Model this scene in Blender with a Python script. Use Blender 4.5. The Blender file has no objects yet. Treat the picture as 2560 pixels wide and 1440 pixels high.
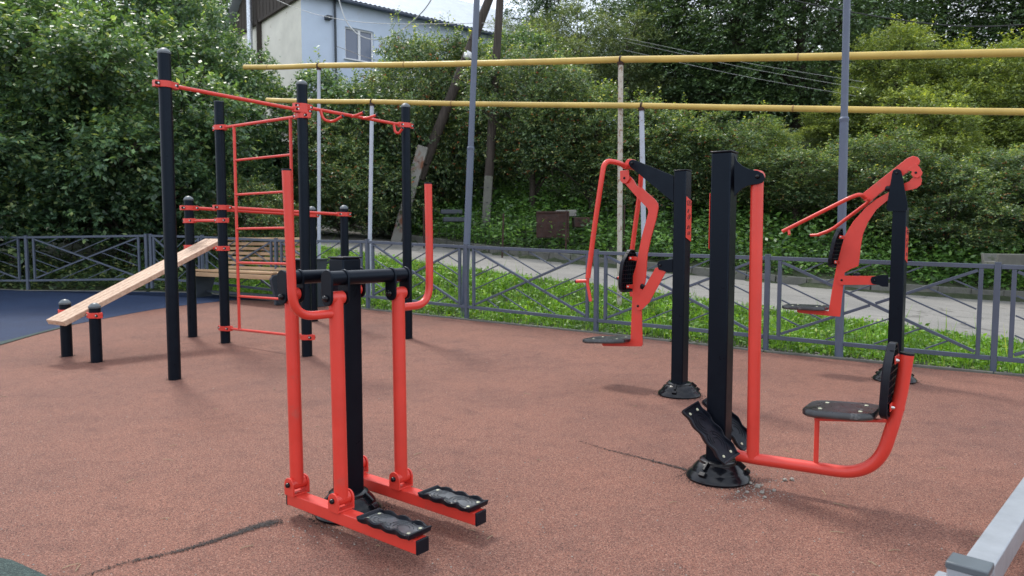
import bpy, math, random
import numpy as np
from mathutils import Vector, Matrix
R = math.radians
random.seed(7)
scn = bpy.context.scene
COL = scn.collection
# ---------------------------------------------------------------- camera calibration (metres, z up)
F, CX, CY, H = 1800.0, 1280.0, 720.0, 1.2
TH = math.atan(126 / 1800)
C0 = np.array([0, 0, H])
def ray(px, py):
    a = (px - CX) / F; b = -(py - CY) / F
    c, s = math.cos(TH), math.sin(TH)
    return np.array([a, c + b * s, b * c - s])
def onz(px, py, z=0.0):
    r = ray(px, py); t = (z - H) / r[2]; return C0 + t * r
def G(y): return .03 * max(0.0, y - 6.5)              # the play area rises gently away
def gnd(px, py):
    p = onz(px, py)
    if p[1] > 6.5:
        r = ray(px, py); t = (-.195 - H) / (r[2] - .03 * r[1]); p = C0 + t * r
    return p
def zat(P, py):                                        # height above point P seen at row py
    r = ray(CX, py); return H + r[2] / r[1] * P[1]
def at(px, py, y):                                     # point seen at a pixel at distance y
    r = ray(px, py); return C0 + r * (y / r[1])
# ---------------------------------------------------------------- materials
MATS = {}
def nodes(name):
    m = bpy.data.materials.new(name); m.use_nodes = True
    nt = m.node_tree; b = nt.nodes['Principled BSDF']
    MATS[name] = m
    return m, nt, b
def N(nt, t, **kw):
    n = nt.nodes.new(t)
    for k, v in kw.items():
        if k in n.inputs: n.inputs[k].default_value = v
        else: setattr(n, k, v)
    return n
def ramp(nt, fac, stops):
    n = nt.nodes.new('ShaderNodeValToRGB'); e = n.color_ramp.elements
    while len(e) > 1: e.remove(e[-1])
    e[0].position = stops[0][0]; e[0].color = (*stops[0][1], 1)
    for p, c in stops[1:]:
        k = e.new(p); k.color = (*c, 1)
    nt.links.new(fac, n.inputs[0]); return n.outputs[0]
def bump(nt, b, fac, strength, dist):
    n = N(nt, 'ShaderNodeBump', Strength=strength, Distance=dist)
    nt.links.new(fac, n.inputs['Height']); nt.links.new(n.outputs[0], b.inputs['Normal'])
def coords(nt, kind='Object'):
    return nt.nodes.new('ShaderNodeTexCoord').outputs[kind]
def noise(nt, co, scale, detail=3, rough=.55):
    n = N(nt, 'ShaderNodeTexNoise', Scale=scale, Detail=detail, Roughness=rough)
    if co is not None: nt.links.new(co, n.inputs['Vector'])
    return n.outputs[0]
def mul(nt, a, b_, mode='MULTIPLY', fac=1.0):
    n = nt.nodes.new('ShaderNodeMix'); n.data_type = 'RGBA'; n.blend_type = mode
    n.inputs[0].default_value = fac
    nt.links.new(a, n.inputs[6]); nt.links.new(b_, n.inputs[7]); return n.outputs[2]
def simple(name, col, rough=.5, metal=0, var=.25, vs=6, grit=0, coat=0, bs=300, spec=.5, dirt=None):
    m, nt, b = nodes(name)
    co = coords(nt)
    c = ramp(nt, noise(nt, co, vs, 5, .6), [(.25, tuple(x * (1 - var) for x in col)), (.75, tuple(min(1, x * (1 + var)) for x in col))])
    if dirt:
        f = ramp(nt, noise(nt, co, dirt[1], 6, .65), [(dirt[2], (0, 0, 0)), (dirt[2] + .09, (1, 1, 1))])
        n = nt.nodes.new('ShaderNodeMix'); n.data_type = 'RGBA'
        nt.links.new(f, n.inputs[0]); nt.links.new(c, n.inputs[6]); n.inputs[7].default_value = (*dirt[0], 1)
        c = n.outputs[2]
    nt.links.new(c, b.inputs['Base Color'])
    rr = ramp(nt, noise(nt, co, vs * 2.3, 4), [(.3, (rough * .8,) * 3), (.7, (min(1, rough * 1.25),) * 3)])
    nt.links.new(rr, b.inputs['Roughness'])
    b.inputs['Metallic'].default_value = metal
    b.inputs['Coat Weight'].default_value = coat; b.inputs['Coat Roughness'].default_value = .2
    b.inputs['Specular IOR Level'].default_value = spec
    if grit: bump(nt, b, noise(nt, co, bs, 2), grit, .002)
    return m
simple('red_paint', (.65, .047, .031), .38, var=.10, vs=5, grit=.12, bs=500, coat=.2, spec=.45, dirt=((.52, .07, .05), 7, .62))
simple('black_paint', (.004, .0055, .0095), .33, var=.15, spec=.20)
MATS['black_paint'].node_tree.nodes['Principled BSDF'].inputs['Specular Tint'].default_value = (.6, .78, 1, 1)
simple('black_plastic', (.006, .008, .014), .34, var=.3, vs=20, spec=.25)
simple('gloss_black', (.005, .006, .009), .2, var=.2, vs=10, spec=.35)
simple('dusty_sheen_plastic', (.062, .07, .08), .36, var=.6, vs=22, spec=.8, dirt=((.22, .19, .15), 45, .6))  # dust, plus the trays' glossy grey reflection painted into the base colour
simple('seat_plastic', (.018, .02, .024), .30, var=.7, vs=9, spec=.7, dirt=((.12, .12, .12), 14, .60))
simple('bolt_steel', (.6, .6, .58), .3, metal=.9)
simple('bolt_cream', (.5, .5, .36), .5)
simple('dark_hole', (.008, .006, .006), .7)
simple('cap_plastic', (.09, .11, .125), .4, var=.2)
simple('fence_paint', (.072, .090, .128), .5, var=.13, vs=4, grit=.1, dirt=((.13, .07, .045), 3.2, .70))
simple('lamp_paint', (.095, .12, .175), .45, var=.08, vs=3)
simple('yellow_paint', (.54, .385, .10), .5, var=.16, vs=3, grit=.2, bs=60, dirt=((.20, .10, .04), 7, .68))
simple('yellow_weld', (.30, .18, .06), .7, var=.4, vs=20)
simple('support_paint', (.42, .46, .54), .55, var=.12, vs=5, dirt=((.26, .22, .18), 14, .62))
simple('rusty_paint', (.45, .42, .37), .6, var=.15, vs=5, dirt=((.24, .15, .09), 22, .54))
simple('silver_paint', (.33, .355, .385), .38, var=.12, vs=8, metal=.25, dirt=((.23, .2, .15), 14, .72))
simple('slate_panel', (.035, .045, .06), .5, var=.15)
simple('concrete', (.20, .195, .18), .9, var=.3, vs=3, grit=.6, bs=60, dirt=((.12, .12, .09), 4, .6))
simple('painted_stub', (.27, .26, .24), .9, var=.2, vs=3, grit=.5, bs=60, dirt=((.20, .085, .05), 1.6, .52))
simple('kerb_stone', (.125, .125, .11), .9, var=.35, vs=5, grit=.6, bs=60, dirt=((.06, .075, .035), 5, .57))
simple('rust', (.04, .018, .014), .85, var=.5, vs=7, dirt=((.10, .045, .028), 5, .58))
simple('bark', (.045, .036, .028), .9, var=.5, vs=14, grit=.8, bs=30)
simple('white_frame', (.75, .76, .78), .4, var=.05)
simple('wire_rubber', (.015, .016, .018), .6)
simple('wire_pale', (.42, .43, .43), .6)
simple('stone', (.27, .25, .22), .9, var=.3, vs=40)
simple('straw', (.33, .26, .16), .9, var=.3, vs=9)
simple('flue_metal', (.6, .63, .68), .3, metal=.7, var=.4, vs=18)
simple('berry', (.55, .13, .05), .45, var=.4, vs=4)
simple('white_wall', (.57, .66, .80), .85, var=.06, vs=1.2, grit=.2, bs=30, dirt=((.5, .54, .6), 1.1, .64))
simple('cream_wall', (.72, .70, .62), .9, var=.12, vs=1.4, grit=.3, bs=30, dirt=((.36, .30, .22), 1.5, .62))
# old timber with grain along z
def wood(name, c1, c2, sc, rough=.7, rings=0):
    m, nt, b = nodes(name)
    co = coords(nt)
    mp = N(nt, 'ShaderNodeMapping'); mp.inputs['Scale'].default_value = sc; nt.links.new(co, mp.inputs[0])
    f = noise(nt, mp.outputs[0], 1.0, 7, .65)
    nt.links.new(ramp(nt, f, [(.3, c1), (.72, c2)]), b.inputs['Base Color'])
    b.inputs['Roughness'].default_value = rough
    bump(nt, b, f, .4, .004)
    return m
wood('pole_wood', (.025, .019, .016), (.085, .068, .058), (30, 30, 1.2), .85)
wood('plank_wood', (.40, .25, .165), (.66, .48, .35), (26, 26, 26), .5)
wood('plank_side', (.20, .085, .055), (.30, .15, .10), (26, 26, 26), .6)
wood('slat_wood', (.32, .19, .10), (.52, .34, .19), (3, 3, 30), .6)
wood('gable_wood', (.025, .021, .018), (.075, .06, .05), (14, 14, .6), .9)
# glass of the house window
m, nt, b = nodes('pane_glass')
b.inputs['Base Color'].default_value = (.09, .12, .19, 1); b.inputs['Roughness'].default_value = .06
b.inputs['Specular IOR Level'].default_value = .9
# leaf materials
def leaf(name, stops, rough=.38, trans=.36, spec=.7, patch=1.2):
    m, nt, b = nodes(name)
    g = nt.nodes.new('ShaderNodeNewGeometry')
    c = ramp(nt, g.outputs['Random Per Island'], stops)
    lo = ramp(nt, noise(nt, coords(nt), patch, 3), [(.35, (.55, .6, .55)), (.68, (1.25, 1.2, 1.1))])
    c = mul(nt, c, lo)
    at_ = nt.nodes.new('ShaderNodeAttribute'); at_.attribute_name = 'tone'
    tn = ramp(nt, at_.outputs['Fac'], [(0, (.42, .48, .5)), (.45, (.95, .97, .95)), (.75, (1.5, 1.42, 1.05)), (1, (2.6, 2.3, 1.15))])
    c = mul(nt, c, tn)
    nt.links.new(c, b.inputs['Base Color'])
    b.inputs['Roughness'].default_value = rough; b.inputs['Specular IOR Level'].default_value = spec
    tr = N(nt, 'ShaderNodeBsdfTranslucent')
    yel = N(nt, 'ShaderNodeRGB'); yel.outputs[0].default_value = (1.35, 1.25, .5, 1)
    nt.links.new(mul(nt, c, yel.outputs[0]), tr.inputs[0])
    mx = N(nt, 'ShaderNodeMixShader'); mx.inputs[0].default_value = trans
    out = nt.nodes['Material Output']
    nt.links.new(b.outputs[0], mx.inputs[1]); nt.links.new(tr.outputs[0], mx.inputs[2]); nt.links.new(mx.outputs[0], out.inputs[0])
    return m
leaf('cherry_leaf', [(0, (0.059, 0.119, 0.083)), (.5, (0.110, 0.211, 0.125)), (.85, (0.187, 0.323, 0.166)), (1, (0.413, 0.490, 0.218))])
leaf('hedge_leaf', [(0, (0.065, 0.115, 0.076)), (.5, (0.123, 0.206, 0.112)), (.85, (0.237, 0.353, 0.161)), (1, (0.505, 0.513, 0.239))])
leaf('dark_leaf', [(0, (0.056, 0.099, 0.061)), (.5, (0.110, 0.189, 0.097)), (1, (0.205, 0.330, 0.140))], trans=.2)
leaf('pale_leaf', [(0, (0.125, 0.188, 0.068)), (.5, (0.239, 0.325, 0.108)), (1, (0.450, 0.528, 0.190))], trans=.35)
leaf('airy_leaf', [(0, (0.082, 0.124, 0.071)), (.5, (0.150, 0.216, 0.114)), (1, (0.300, 0.363, 0.210))], trans=.35)
leaf('weed_leaf', [(0, (0.054, 0.129, 0.038)), (.5, (0.108, 0.237, 0.068)), (1, (0.215, 0.386, 0.108))], trans=.3)
leaf('grass_leaf', [(0, (0.075, 0.183, 0.020)), (.5, (0.151, 0.332, 0.036)), (.9, (0.235, 0.446, 0.065)), (1, (0.396, 0.457, 0.168))], trans=.35, patch=2.5, rough=.5)
# rubber crumb
def rubber(name, lo, mid, hi):
    m, nt, b = nodes(name)
    co = coords(nt)
    v = N(nt, 'ShaderNodeTexVoronoi', Scale=330.0); nt.links.new(co, v.inputs['Vector'])
    sep = nt.nodes.new('ShaderNodeSeparateColor'); nt.links.new(v.outputs['Color'], sep.inputs[0])
    c = ramp(nt, sep.outputs[0], [(0, lo), (.22, lo), (.42, mid), (.8, mid), (1, hi)])
    c2 = ramp(nt, noise(nt, co, 120, 2, .6), [(.34, (.62, .6, .6)), (.62, (1.16, 1.14, 1.14))])
    c3 = ramp(nt, noise(nt, co, .8, 7, .66), [(.3, (.76, .78, .82)), (.5, (1.0, 1.0, 1.0)), (.7, (1.14, 1.11, 1.07))])
    c4 = ramp(nt, noise(nt, co, 6, 4, .7), [(.28, (.8, .8, .82)), (.5, (1.03, 1.03, 1.03))])
    c = mul(nt, mul(nt, mul(nt, c, c2), c3), c4)
    nt.links.new(c, b.inputs['Base Color'])
    b.inputs['Roughness'].default_value = .8; b.inputs['Specular IOR Level'].default_value = .35
    bump(nt, b, v.outputs['Distance'], .5, .004)
    return m
rubber('red_rubber', (.09, .040, .031), (.25, .110, .077), (.37, .23, .175))
rubber('blue_rubber', (.008, .017, .042), (.014, .036, .10), (.05, .08, .16))  # darkened blue: shade of the left trees is put into the colour
rubber('green_rubber', (.02, .035, .035), (.04, .07, .065), (.1, .14, .12))
rubber('seam_rubber', (.012, .011, .011), (.03, .027, .027), (.08, .065, .06))
m, nt, b = nodes('smear')
co = coords(nt)
nt.links.new(ramp(nt, noise(nt, co, 300, 2), [(.3, (.012, .011, .011)), (.7, (.055, .045, .042))]), b.inputs['Base Color']); b.inputs['Roughness'].default_value = .9
ea = nt.nodes.new('ShaderNodeAttribute'); ea.attribute_name = 'edge'
ad = N(nt, 'ShaderNodeMath', operation='MULTIPLY_ADD'); nt.links.new(noise(nt, co, 55, 5, .75), ad.inputs[0]); ad.inputs[1].default_value = 1.5; nt.links.new(ea.outputs['Fac'], ad.inputs[2])
nt.links.new(ramp(nt, ad.outputs[0], [(.0, (0, 0, 0)), (.001, (0, 0, 0))]), b.inputs['Alpha'])
mr = N(nt, 'ShaderNodeMapRange'); nt.links.new(ad.outputs[0], mr.inputs[0]); mr.inputs[1].default_value = 1.15; mr.inputs[2].default_value = 1.65; mr.inputs[3].default_value = 0; mr.inputs[4].default_value = .92
nt.links.new(mr.outputs[0], b.inputs['Alpha'])
# asphalt, soil
m, nt, b = nodes('asphalt')
co = coords(nt)
c = ramp(nt, noise(nt, co, 70, 4, .7), [(.3, (.15, .145, .135)), (.7, (.30, .29, .27))])
c = mul(nt, c, ramp(nt, noise(nt, co, .8, 6, .6), [(.3, (.75, .75, .75)), (.7, (1.15, 1.13, 1.1))]))
v = N(nt, 'ShaderNodeTexVoronoi', Scale=.9, feature='DISTANCE_TO_EDGE')
wv = N(nt, 'ShaderNodeTexNoise', Scale=2.5, Detail=5.0); nt.links.new(co, wv.inputs['Vector'])
mm = nt.nodes.new('ShaderNodeMix'); mm.data_type = 'RGBA'; mm.inputs[0].default_value = .35
nt.links.new(co, mm.inputs[6]); nt.links.new(wv.outputs['Color'], mm.inputs[7]); nt.links.new(mm.outputs[2], v.inputs['Vector'])
c = mul(nt, c, ramp(nt, v.outputs['Distance'], [(0, (.45, .45, .43)), (.012, (1, 1, 1))]))
nt.links.new(c, b.inputs['Base Color']); b.inputs['Roughness'].default_value = .9
bump(nt, b, noise(nt, co, 120, 3), .5, .006)
m, nt, b = nodes('soil')
co = coords(nt)
c = ramp(nt, noise(nt, co, 4, 7, .7), [(.3, (.022, .03, .012)), (.5, (.035, .05, .018)), (.75, (.09, .085, .06))])
nt.links.new(c, b.inputs['Base Color']); b.inputs['Roughness'].default_value = .95
bump(nt, b, noise(nt, co, 25, 5), .8, .04)
# roof sheet
simple('roof_sheet', (.50, .55, .62), .4, metal=.35, var=.12, vs=2)
simple('old_roof', (.30, .26, .21), .8, var=.3, vs=3)
# ---------------------------------------------------------------- mesh builder
class MB:
    def __init__(s): s.v = []; s.f = []; s.m = []; s.mi = 0
    def add(s, vs, fs):
        o = len(s.v); s.v += [tuple(map(float, x)) for x in vs]
        s.f += [tuple(i + o for i in f) for f in fs]; s.m += [s.mi] * len(fs); return s
    def box(s, c, size, ax=None):
        ax = ax or ((1, 0, 0), (0, 1, 0), (0, 0, 1)); c = Vector(c)
        A = [Vector(a).normalized() * (k / 2) for a, k in zip(ax, size)]
        vs = [c + A[0] * i + A[1] * j + A[2] * k for i in (-1, 1) for j in (-1, 1) for k in (-1, 1)]
        fs = [(0, 1, 3, 2), (4, 6, 7, 5), (0, 4, 5, 1), (2, 3, 7, 6), (0, 2, 6, 4), (1, 5, 7, 3)]
        return s.add(vs, fs)
    def bar(s, a, b, w, h, up=(0, 0, 1)):
        a = Vector(a); b = Vector(b); d = b - a; up = Vector(up)
        x = d.cross(up)
        if x.length < 1e-6: x = d.cross(Vector((1, 0, 0)))
        x.normalize(); u = x.cross(d).normalized()
        return s.box((a + b) / 2, (d.length, w, h), (d, x, u))
    def tube(s, pts, r, n=16, cap=True):
        pts = [Vector(p) for p in pts]; k = len(pts)
        rs = r if isinstance(r, (list, tuple)) else [r] * k
        tn = []
        for i in range(k):
            t = (pts[min(i + 1, k - 1)] - pts[max(i - 1, 0)]); tn.append(t.normalized())
        ref = tn[0].orthogonal().normalized(); vs = []
        for i in range(k):
            ref = (ref - tn[i] * ref.dot(tn[i]))
            if ref.length < 1e-5: ref = tn[i].orthogonal()
            ref.normalize(); bn = tn[i].cross(ref)
            for j in range(n):
                a = 2 * math.pi * j / n
                vs.append(pts[i] + (ref * math.cos(a) + bn * math.sin(a)) * rs[i])
        fs = [(i * n + j, i * n + (j + 1) % n, (i + 1) * n + (j + 1) % n, (i + 1) * n + j) for i in range(k - 1) for j in range(n)]
        if cap: fs += [tuple(range(n - 1, -1, -1)), tuple((k - 1) * n + j for j in range(n))]
        return s.add(vs, fs)
    def prism(s, pts, a, b):      # closed outline given twice: callables or lists of 3-d points
        n = len(pts); A = [a(*p) for p in pts]; B = [b(*p) for p in pts]
        fs = [tuple(range(n - 1, -1, -1)), tuple(range(n, 2 * n))] + [(i, (i + 1) % n, n + (i + 1) % n, n + i) for i in range(n)]
        return s.add(A + B, fs)
    def lathe(s, prof, c, n=40, axis=(0, 0, 1)):
        c = Vector(c); z = Vector(axis).normalized(); x = z.orthogonal().normalized(); y = z.cross(x)
        vs = []; k = len(prof)
        for (r, h) in prof:
            for j in range(n):
                a = 2 * math.pi * j / n; vs.append(c + z * h + (x * math.cos(a) + y * math.sin(a)) * max(r, 1e-4))
        fs = [(i * n + j, i * n + (j + 1) % n, (i + 1) * n + (j + 1) % n, (i + 1) * n + j) for i in range(k - 1) for j in range(n)]
        fs += [tuple((k - 1) * n + j for j in range(n)), tuple(range(n - 1, -1, -1))]
        return s.add(vs, fs)
    def ico(s, c, r, sq=1.0):   # small rounded lump
        t = (1 + 5 ** .5) / 2
        vs = [(-1, t, 0), (1, t, 0), (-1, -t, 0), (1, -t, 0), (0, -1, t), (0, 1, t), (0, -1, -t), (0, 1, -t), (t, 0, -1), (t, 0, 1), (-t, 0, -1), (-t, 0, 1)]
        fs = [(0, 11, 5), (0, 5, 1), (0, 1, 7), (0, 7, 10), (0, 10, 11), (1, 5, 9), (5, 11, 4), (11, 10, 2), (10, 7, 6), (7, 1, 8), (3, 9, 4), (3, 4, 2), (3, 2, 6), (3, 6, 8), (3, 8, 9), (4, 9, 5), (2, 4, 11), (6, 2, 10), (8, 6, 7), (9, 8, 1)]
        k = r / 1.9
        return s.add([(c[0] + x * k, c[1] + y * k, c[2] + z * k * sq) for x, y, z in vs], fs)
ORG = [Vector((0, 0, 0))]
def thing(name, label, cat, loc=(0, 0, 0), group=None):
    o = bpy.data.objects.new(name, None); COL.objects.link(o); o.location = loc; o.empty_display_size = .1
    o['label'] = label; o['category'] = cat
    if group: o['group'] = group
    ORG[0] = Vector(loc); return o
def obj(name, mb, mat, parent=None, bevel=0, label=None, smooth=35, kind=None, org=None):
    me = bpy.data.meshes.new(name)
    o_ = ORG[0] if org is None else Vector(org)
    me.from_pydata([(x - o_.x, y - o_.y, z - o_.z) for x, y, z in mb.v], [], mb.f)
    for mt in (mat if isinstance(mat, (list, tuple)) else [mat]): me.materials.append(MATS[mt])
    if isinstance(mat, (list, tuple)): me.polygons.foreach_set('material_index', mb.m)
    me.update()
    import bmesh
    bm = bmesh.new(); bm.from_mesh(me); bmesh.ops.recalc_face_normals(bm, faces=bm.faces); bm.to_mesh(me); bm.free()
    if smooth:
        me.shade_smooth(); me.set_sharp_from_angle(angle=R(smooth))
    o = bpy.data.objects.new(name, me); COL.objects.link(o)
    if parent is not None: o.parent = parent
    else: o.location = o_
    if bevel:
        b = o.modifiers.new('bevel', 'BEVEL'); b.width = bevel; b.segments = 2; b.limit_method = 'ANGLE'; b.angle_limit = R(40)
        b.harden_normals = False
    if label: o['label'] = label
    if kind: o['kind'] = kind
    return o
def single(name, mb, mat, label, cat, loc, group=None, bevel=0, kind=None, smooth=35):
    ORG[0] = Vector(loc)
    o = obj(name, mb, mat, None, bevel, smooth=smooth)
    o['label'] = label; o['category'] = cat
    if group: o['group'] = group
    if kind: o['kind'] = kind
    return o
def struct(name, mb, mat, bevel=0, smooth=35):
    ORG[0] = Vector((0, 0, 0)); o = obj(name, mb, mat, None, bevel, smooth=smooth); o['kind'] = 'structure'; return o
def smoothpath(pts, k=8):
    """Catmull-Rom through points"""
    P = [Vector(p) for p in pts]; P = [P[0] * 2 - P[1]] + P + [P[-1] * 2 - P[-2]]
    out = []
    for i in range(1, len(P) - 2):
        for j in range(k):
            t = j / k; a, b, c, d = P[i - 1], P[i], P[i + 1], P[i + 2]
            out.append(.5 * ((2 * b) + (c - a) * t + (2 * a - 5 * b + 4 * c - d) * t * t + (3 * b - a - 3 * c + d) * t ** 3))
    out.append(P[-2]); return out
def fillet(pts, r, k=7):
    """polyline with rounded corners"""
    P = [Vector(p) for p in pts]; out = [P[0]]
    for i in range(1, len(P) - 1):
        a = (P[i - 1] - P[i]); b = (P[i + 1] - P[i]); ra = min(r, a.length * .48, b.length * .48)
        s = P[i] + a.normalized() * ra; e = P[i] + b.normalized() * ra
        for j in range(k + 1):
            t = j / k; out.append(s * (1 - t) ** 2 + P[i] * 2 * t * (1 - t) + e * t * t)
    out.append(P[-1]); return out
def round2(pts, r, k=4):
    """closed 2-d outline, corners rounded"""
    n = len(pts); out = []
    for i in range(n):
        p = Vector(pts[i]); a = Vector(pts[i - 1]) - p; b = Vector(pts[(i + 1) % n]) - p
        ra = min(r, a.length * .45, b.length * .45); s = p + a.normalized() * ra; e = p + b.normalized() * ra
        for j in range(k + 1):
            t = j / k; q = s * (1 - t) ** 2 + p * 2 * t * (1 - t) + e * t * t; out.append((q.x, q.y))
    return out
class Fr:
    """a machine's own frame: s along u from the post, t across, z up"""
    def __init__(s, P, u):
        s.P = Vector((P[0], P[1], P[2] if len(P) > 2 else 0)); s.u = Vector((u[0], u[1], 0)).normalized()
        v = Vector((-s.u.y, s.u.x, 0)); s.v = v if v.y > 0 else -v
    def w(s, a, t, z): return Vector((s.P.x, s.P.y, 0)) + s.u * a + s.v * t + Vector((0, 0, z))
    def pf(s, px, py, t=0.0):
        r = ray(px, py); O = s.P + s.v * t; n = s.v
        k = (n.x * O.x + n.y * O.y) / (n.x * r[0] + n.y * r[1]); p = C0 + r * k
        return ((p[0] - O.x) * s.u.x + (p[1] - O.y) * s.u.y, p[2])
    def W(s, px, py, t=0.0):
        a, z = s.pf(px, py, t); return s.w(a, t, z)
    def plate(s, mb, pix, t, th, rnd=0):
        pts = [s.pf(x, y, t) for x, y in pix]
        if rnd: pts = round2(pts, rnd)
        return mb.prism(pts, lambda a, z: s.w(a, t - th / 2, z), lambda a, z: s.w(a, t + th / 2, z))
    def disc(s, mb, px, py, t, r, h, n=20, side=-1):   # domed nut facing the near side
        p = s.W(px, py, t)
        return mb.lathe([(r, 0), (r, h * .4), (r * .7, h * .85), (r * .2, h)], p, n, s.v * side)

# ---------------------------------------------------------------- shared machine pieces
def base_cover(root, fr, r=.15):
    mb = MB(); k = r / .15
    z0 = fr.P.z
    mb.lathe([(.150 * k, 0), (.153 * k, .010), (.146 * k, .026), (.128 * k, .040), (.124 * k, .046), (.122 * k, .052), (.096 * k, .078), (.09 * k, .082), (.088 * k, .094), (.078 * k, .10), (.05, .10)], (fr.P.x, fr.P.y, z0), 56)
    o = obj('base_cover', mb, 'gloss_black', root)
    for a0 in (0.3, 2.4, 4.5):
        mb = MB()
        d = fr.u * math.cos(a0) + fr.v * math.sin(a0)
        x = Vector((-d.y, d.x, 0))
        for k_, (rr, zz) in enumerate(((.135, .045), (.105, .078))):
            c = fr.P + d * (rr * k)
            mb.box((c.x, c.y, z0 + zz), (.05 if k_ else .022, .012 if k_ else .034, .020), (d + Vector((0, 0, -.8)), x, d * .8 + Vector((0, 0, 1))))
        obj('cover_latch', mb, 'gloss_black', o, bevel=.002)
    return o
def post(root, fr, w, ztop, name='post'):
    mb = MB(); z0 = fr.P.z
    mb.box((fr.P.x, fr.P.y, (z0 + ztop) / 2), (w, w, ztop - z0), (fr.u, fr.v, (0, 0, 1)))
    o = obj(name, mb, 'black_paint', root, bevel=.007)
    mb = MB(); mb.box((fr.P.x, fr.P.y, ztop + .004), (w + .006, w + .006, .008), (fr.u, fr.v, (0, 0, 1)))
    obj('post_cap', mb, 'black_plastic', o, bevel=.003)
    return o
def bolts(root, name, pts, axis, r=.007, h=.003, mat='bolt_cream'):
    for p in pts:
        mb = MB(); mb.lathe([(r, -.002), (r, h * .4), (r * .6, h)], p, 12, axis); obj(name, mb, mat, root)
def tray(root, c, ax, ay, L=.34, Wd=.135, mat='dusty_sheen_plastic'):
    """foot tray with wavy raised rim; ax along, ay across, normal up"""
    ax = Vector(ax).normalized(); ay = Vector(ay).normalized(); n = ax.cross(ay)
    if n.z < 0: n = -n
    c = Vector(c)
    def outl(ins):
        o = []; k = 26
        for i in range(k):
            s = -1 + 2 * i / (k - 1); o.append((s * (L / 2 - ins), -(Wd / 2 - ins) - .0045 * math.sin(s * math.pi * 3.5) * (1 if abs(s) < .97 else 0)))
        for i in range(k):
            s = 1 - 2 * i / (k - 1); o.append((s * (L / 2 - ins), (Wd / 2 - ins) + .0045 * math.sin(s * math.pi * 3.5) * (1 if abs(s) < .97 else 0)))
        return round2(o, .016, 1) if 0 else o
    def wz(s): return .0045 * math.cos(s * math.pi * 3.5 / (L / 2)) 
    rings = []
    for ins, h, wv in ((.010, -.012, 0), (0.0, -.004, 0), (-.003, .013, 1), (.002, .017, 1), (.006, .016, 1), (.009, .004, 0)):
        rings.append([c + ax * x + ay * y + n * (h + (wz(x) if wv else 0)) for x, y in outl(ins)])
    m = len(rings[0]); vs = [p for r_ in rings for p in r_]; fs = []
    for i in range(len(rings) - 1):
        for j in range(m): fs.append((i * m + j, i * m + (j + 1) % m, (i + 1) * m + (j + 1) % m, (i + 1) * m + j))
    k = (len(rings) - 1) * m
    for i in range(25):                                   # floor and underside as strips
        fs.append((i, m - 1 - i, m - 2 - i, i + 1))
    mb = MB(); mb.add(vs, fs)
    o = obj('foot_tray', mb, 'black_plastic', root, smooth=50)
    mb = MB(); fl_ = rings[-1]; mb.add(fl_, [(i, i + 1, m - 2 - i, m - 1 - i) for i in range(25)]); obj('tray_floor', mb, mat, o, smooth=0)
    mb = MB()                                             # raised swirls on the floor
    for s_ in (-1, 1):
        for rr in (.022, .036, .05):
            p = [c + ax * (s_ * .055 + rr * 1.25 * math.cos(a)) + ay * (min(1, rr / .05) * .045 * math.sin(a) ) + n * .0062 for a in [s_ * (.4 + i * .22) for i in range(20)]]
            mb.tube(p, .0013, 6)
    obj('tread_pattern', mb, mat, o)
    bolts(o, 'bolt', [c + ax * (L * .40) + ay * .03 + n * .006, c + ax * (L * .40) - ay * .03 + n * .006, c - ax * (L * .40) + ay * .03 + n * .006, c - ax * (L * .40) - ay * .03 + n * .006], n, .007, .002)
    return o
def seat_pad(root, fr, s0, s1, z, t0=0.0, half=.135, tilt=0.0):
    """flat plastic seat: s0 (front) to s1 (rear)"""
    L = s1 - s0
    pl = [(0, .62), (.06, .86), (.2, 1), (.8, 1), (.9, .86), (1, .7)]
    o2 = [(s0 + L * a, t0 - half * b) for a, b in pl] + [(s0 + L * a, t0 + half * b) for a, b in reversed(pl)]
    o2 = round2(o2, .03, 3)
    def zz(a): return z + tilt * (a - s0) / L
    mb = MB(); m = len(o2); vs = []; cs = (s0 + s1) / 2
    for sc, h in ((.93, -.034), (1, -.026), (1.0, -.008), (.96, 0.0), (.90, -.001)):
        vs += [fr.w(cs + (a - cs) * sc, t0 + (t - t0) * sc, zz(a) + h) for a, t in o2]
    fs = [(i * m + j, i * m + (j + 1) % m, (i + 1) * m + (j + 1) % m, (i + 1) * m + j) for i in range(4) for j in range(m)]
    fs += [tuple(range(m - 1, -1, -1)), tuple(range(4 * m, 5 * m))]
    mb.add(vs, fs)
    o = obj('seat', mb, 'seat_plastic', root, smooth=45)
    bolts(o, 'bolt', [fr.w(s0 + L * a, t0 + b, zz(s0 + L * a)) for a in (.25, .8) for b in (-.07, .07)], (0, 0, 1), .009, .002)
    return o
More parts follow.
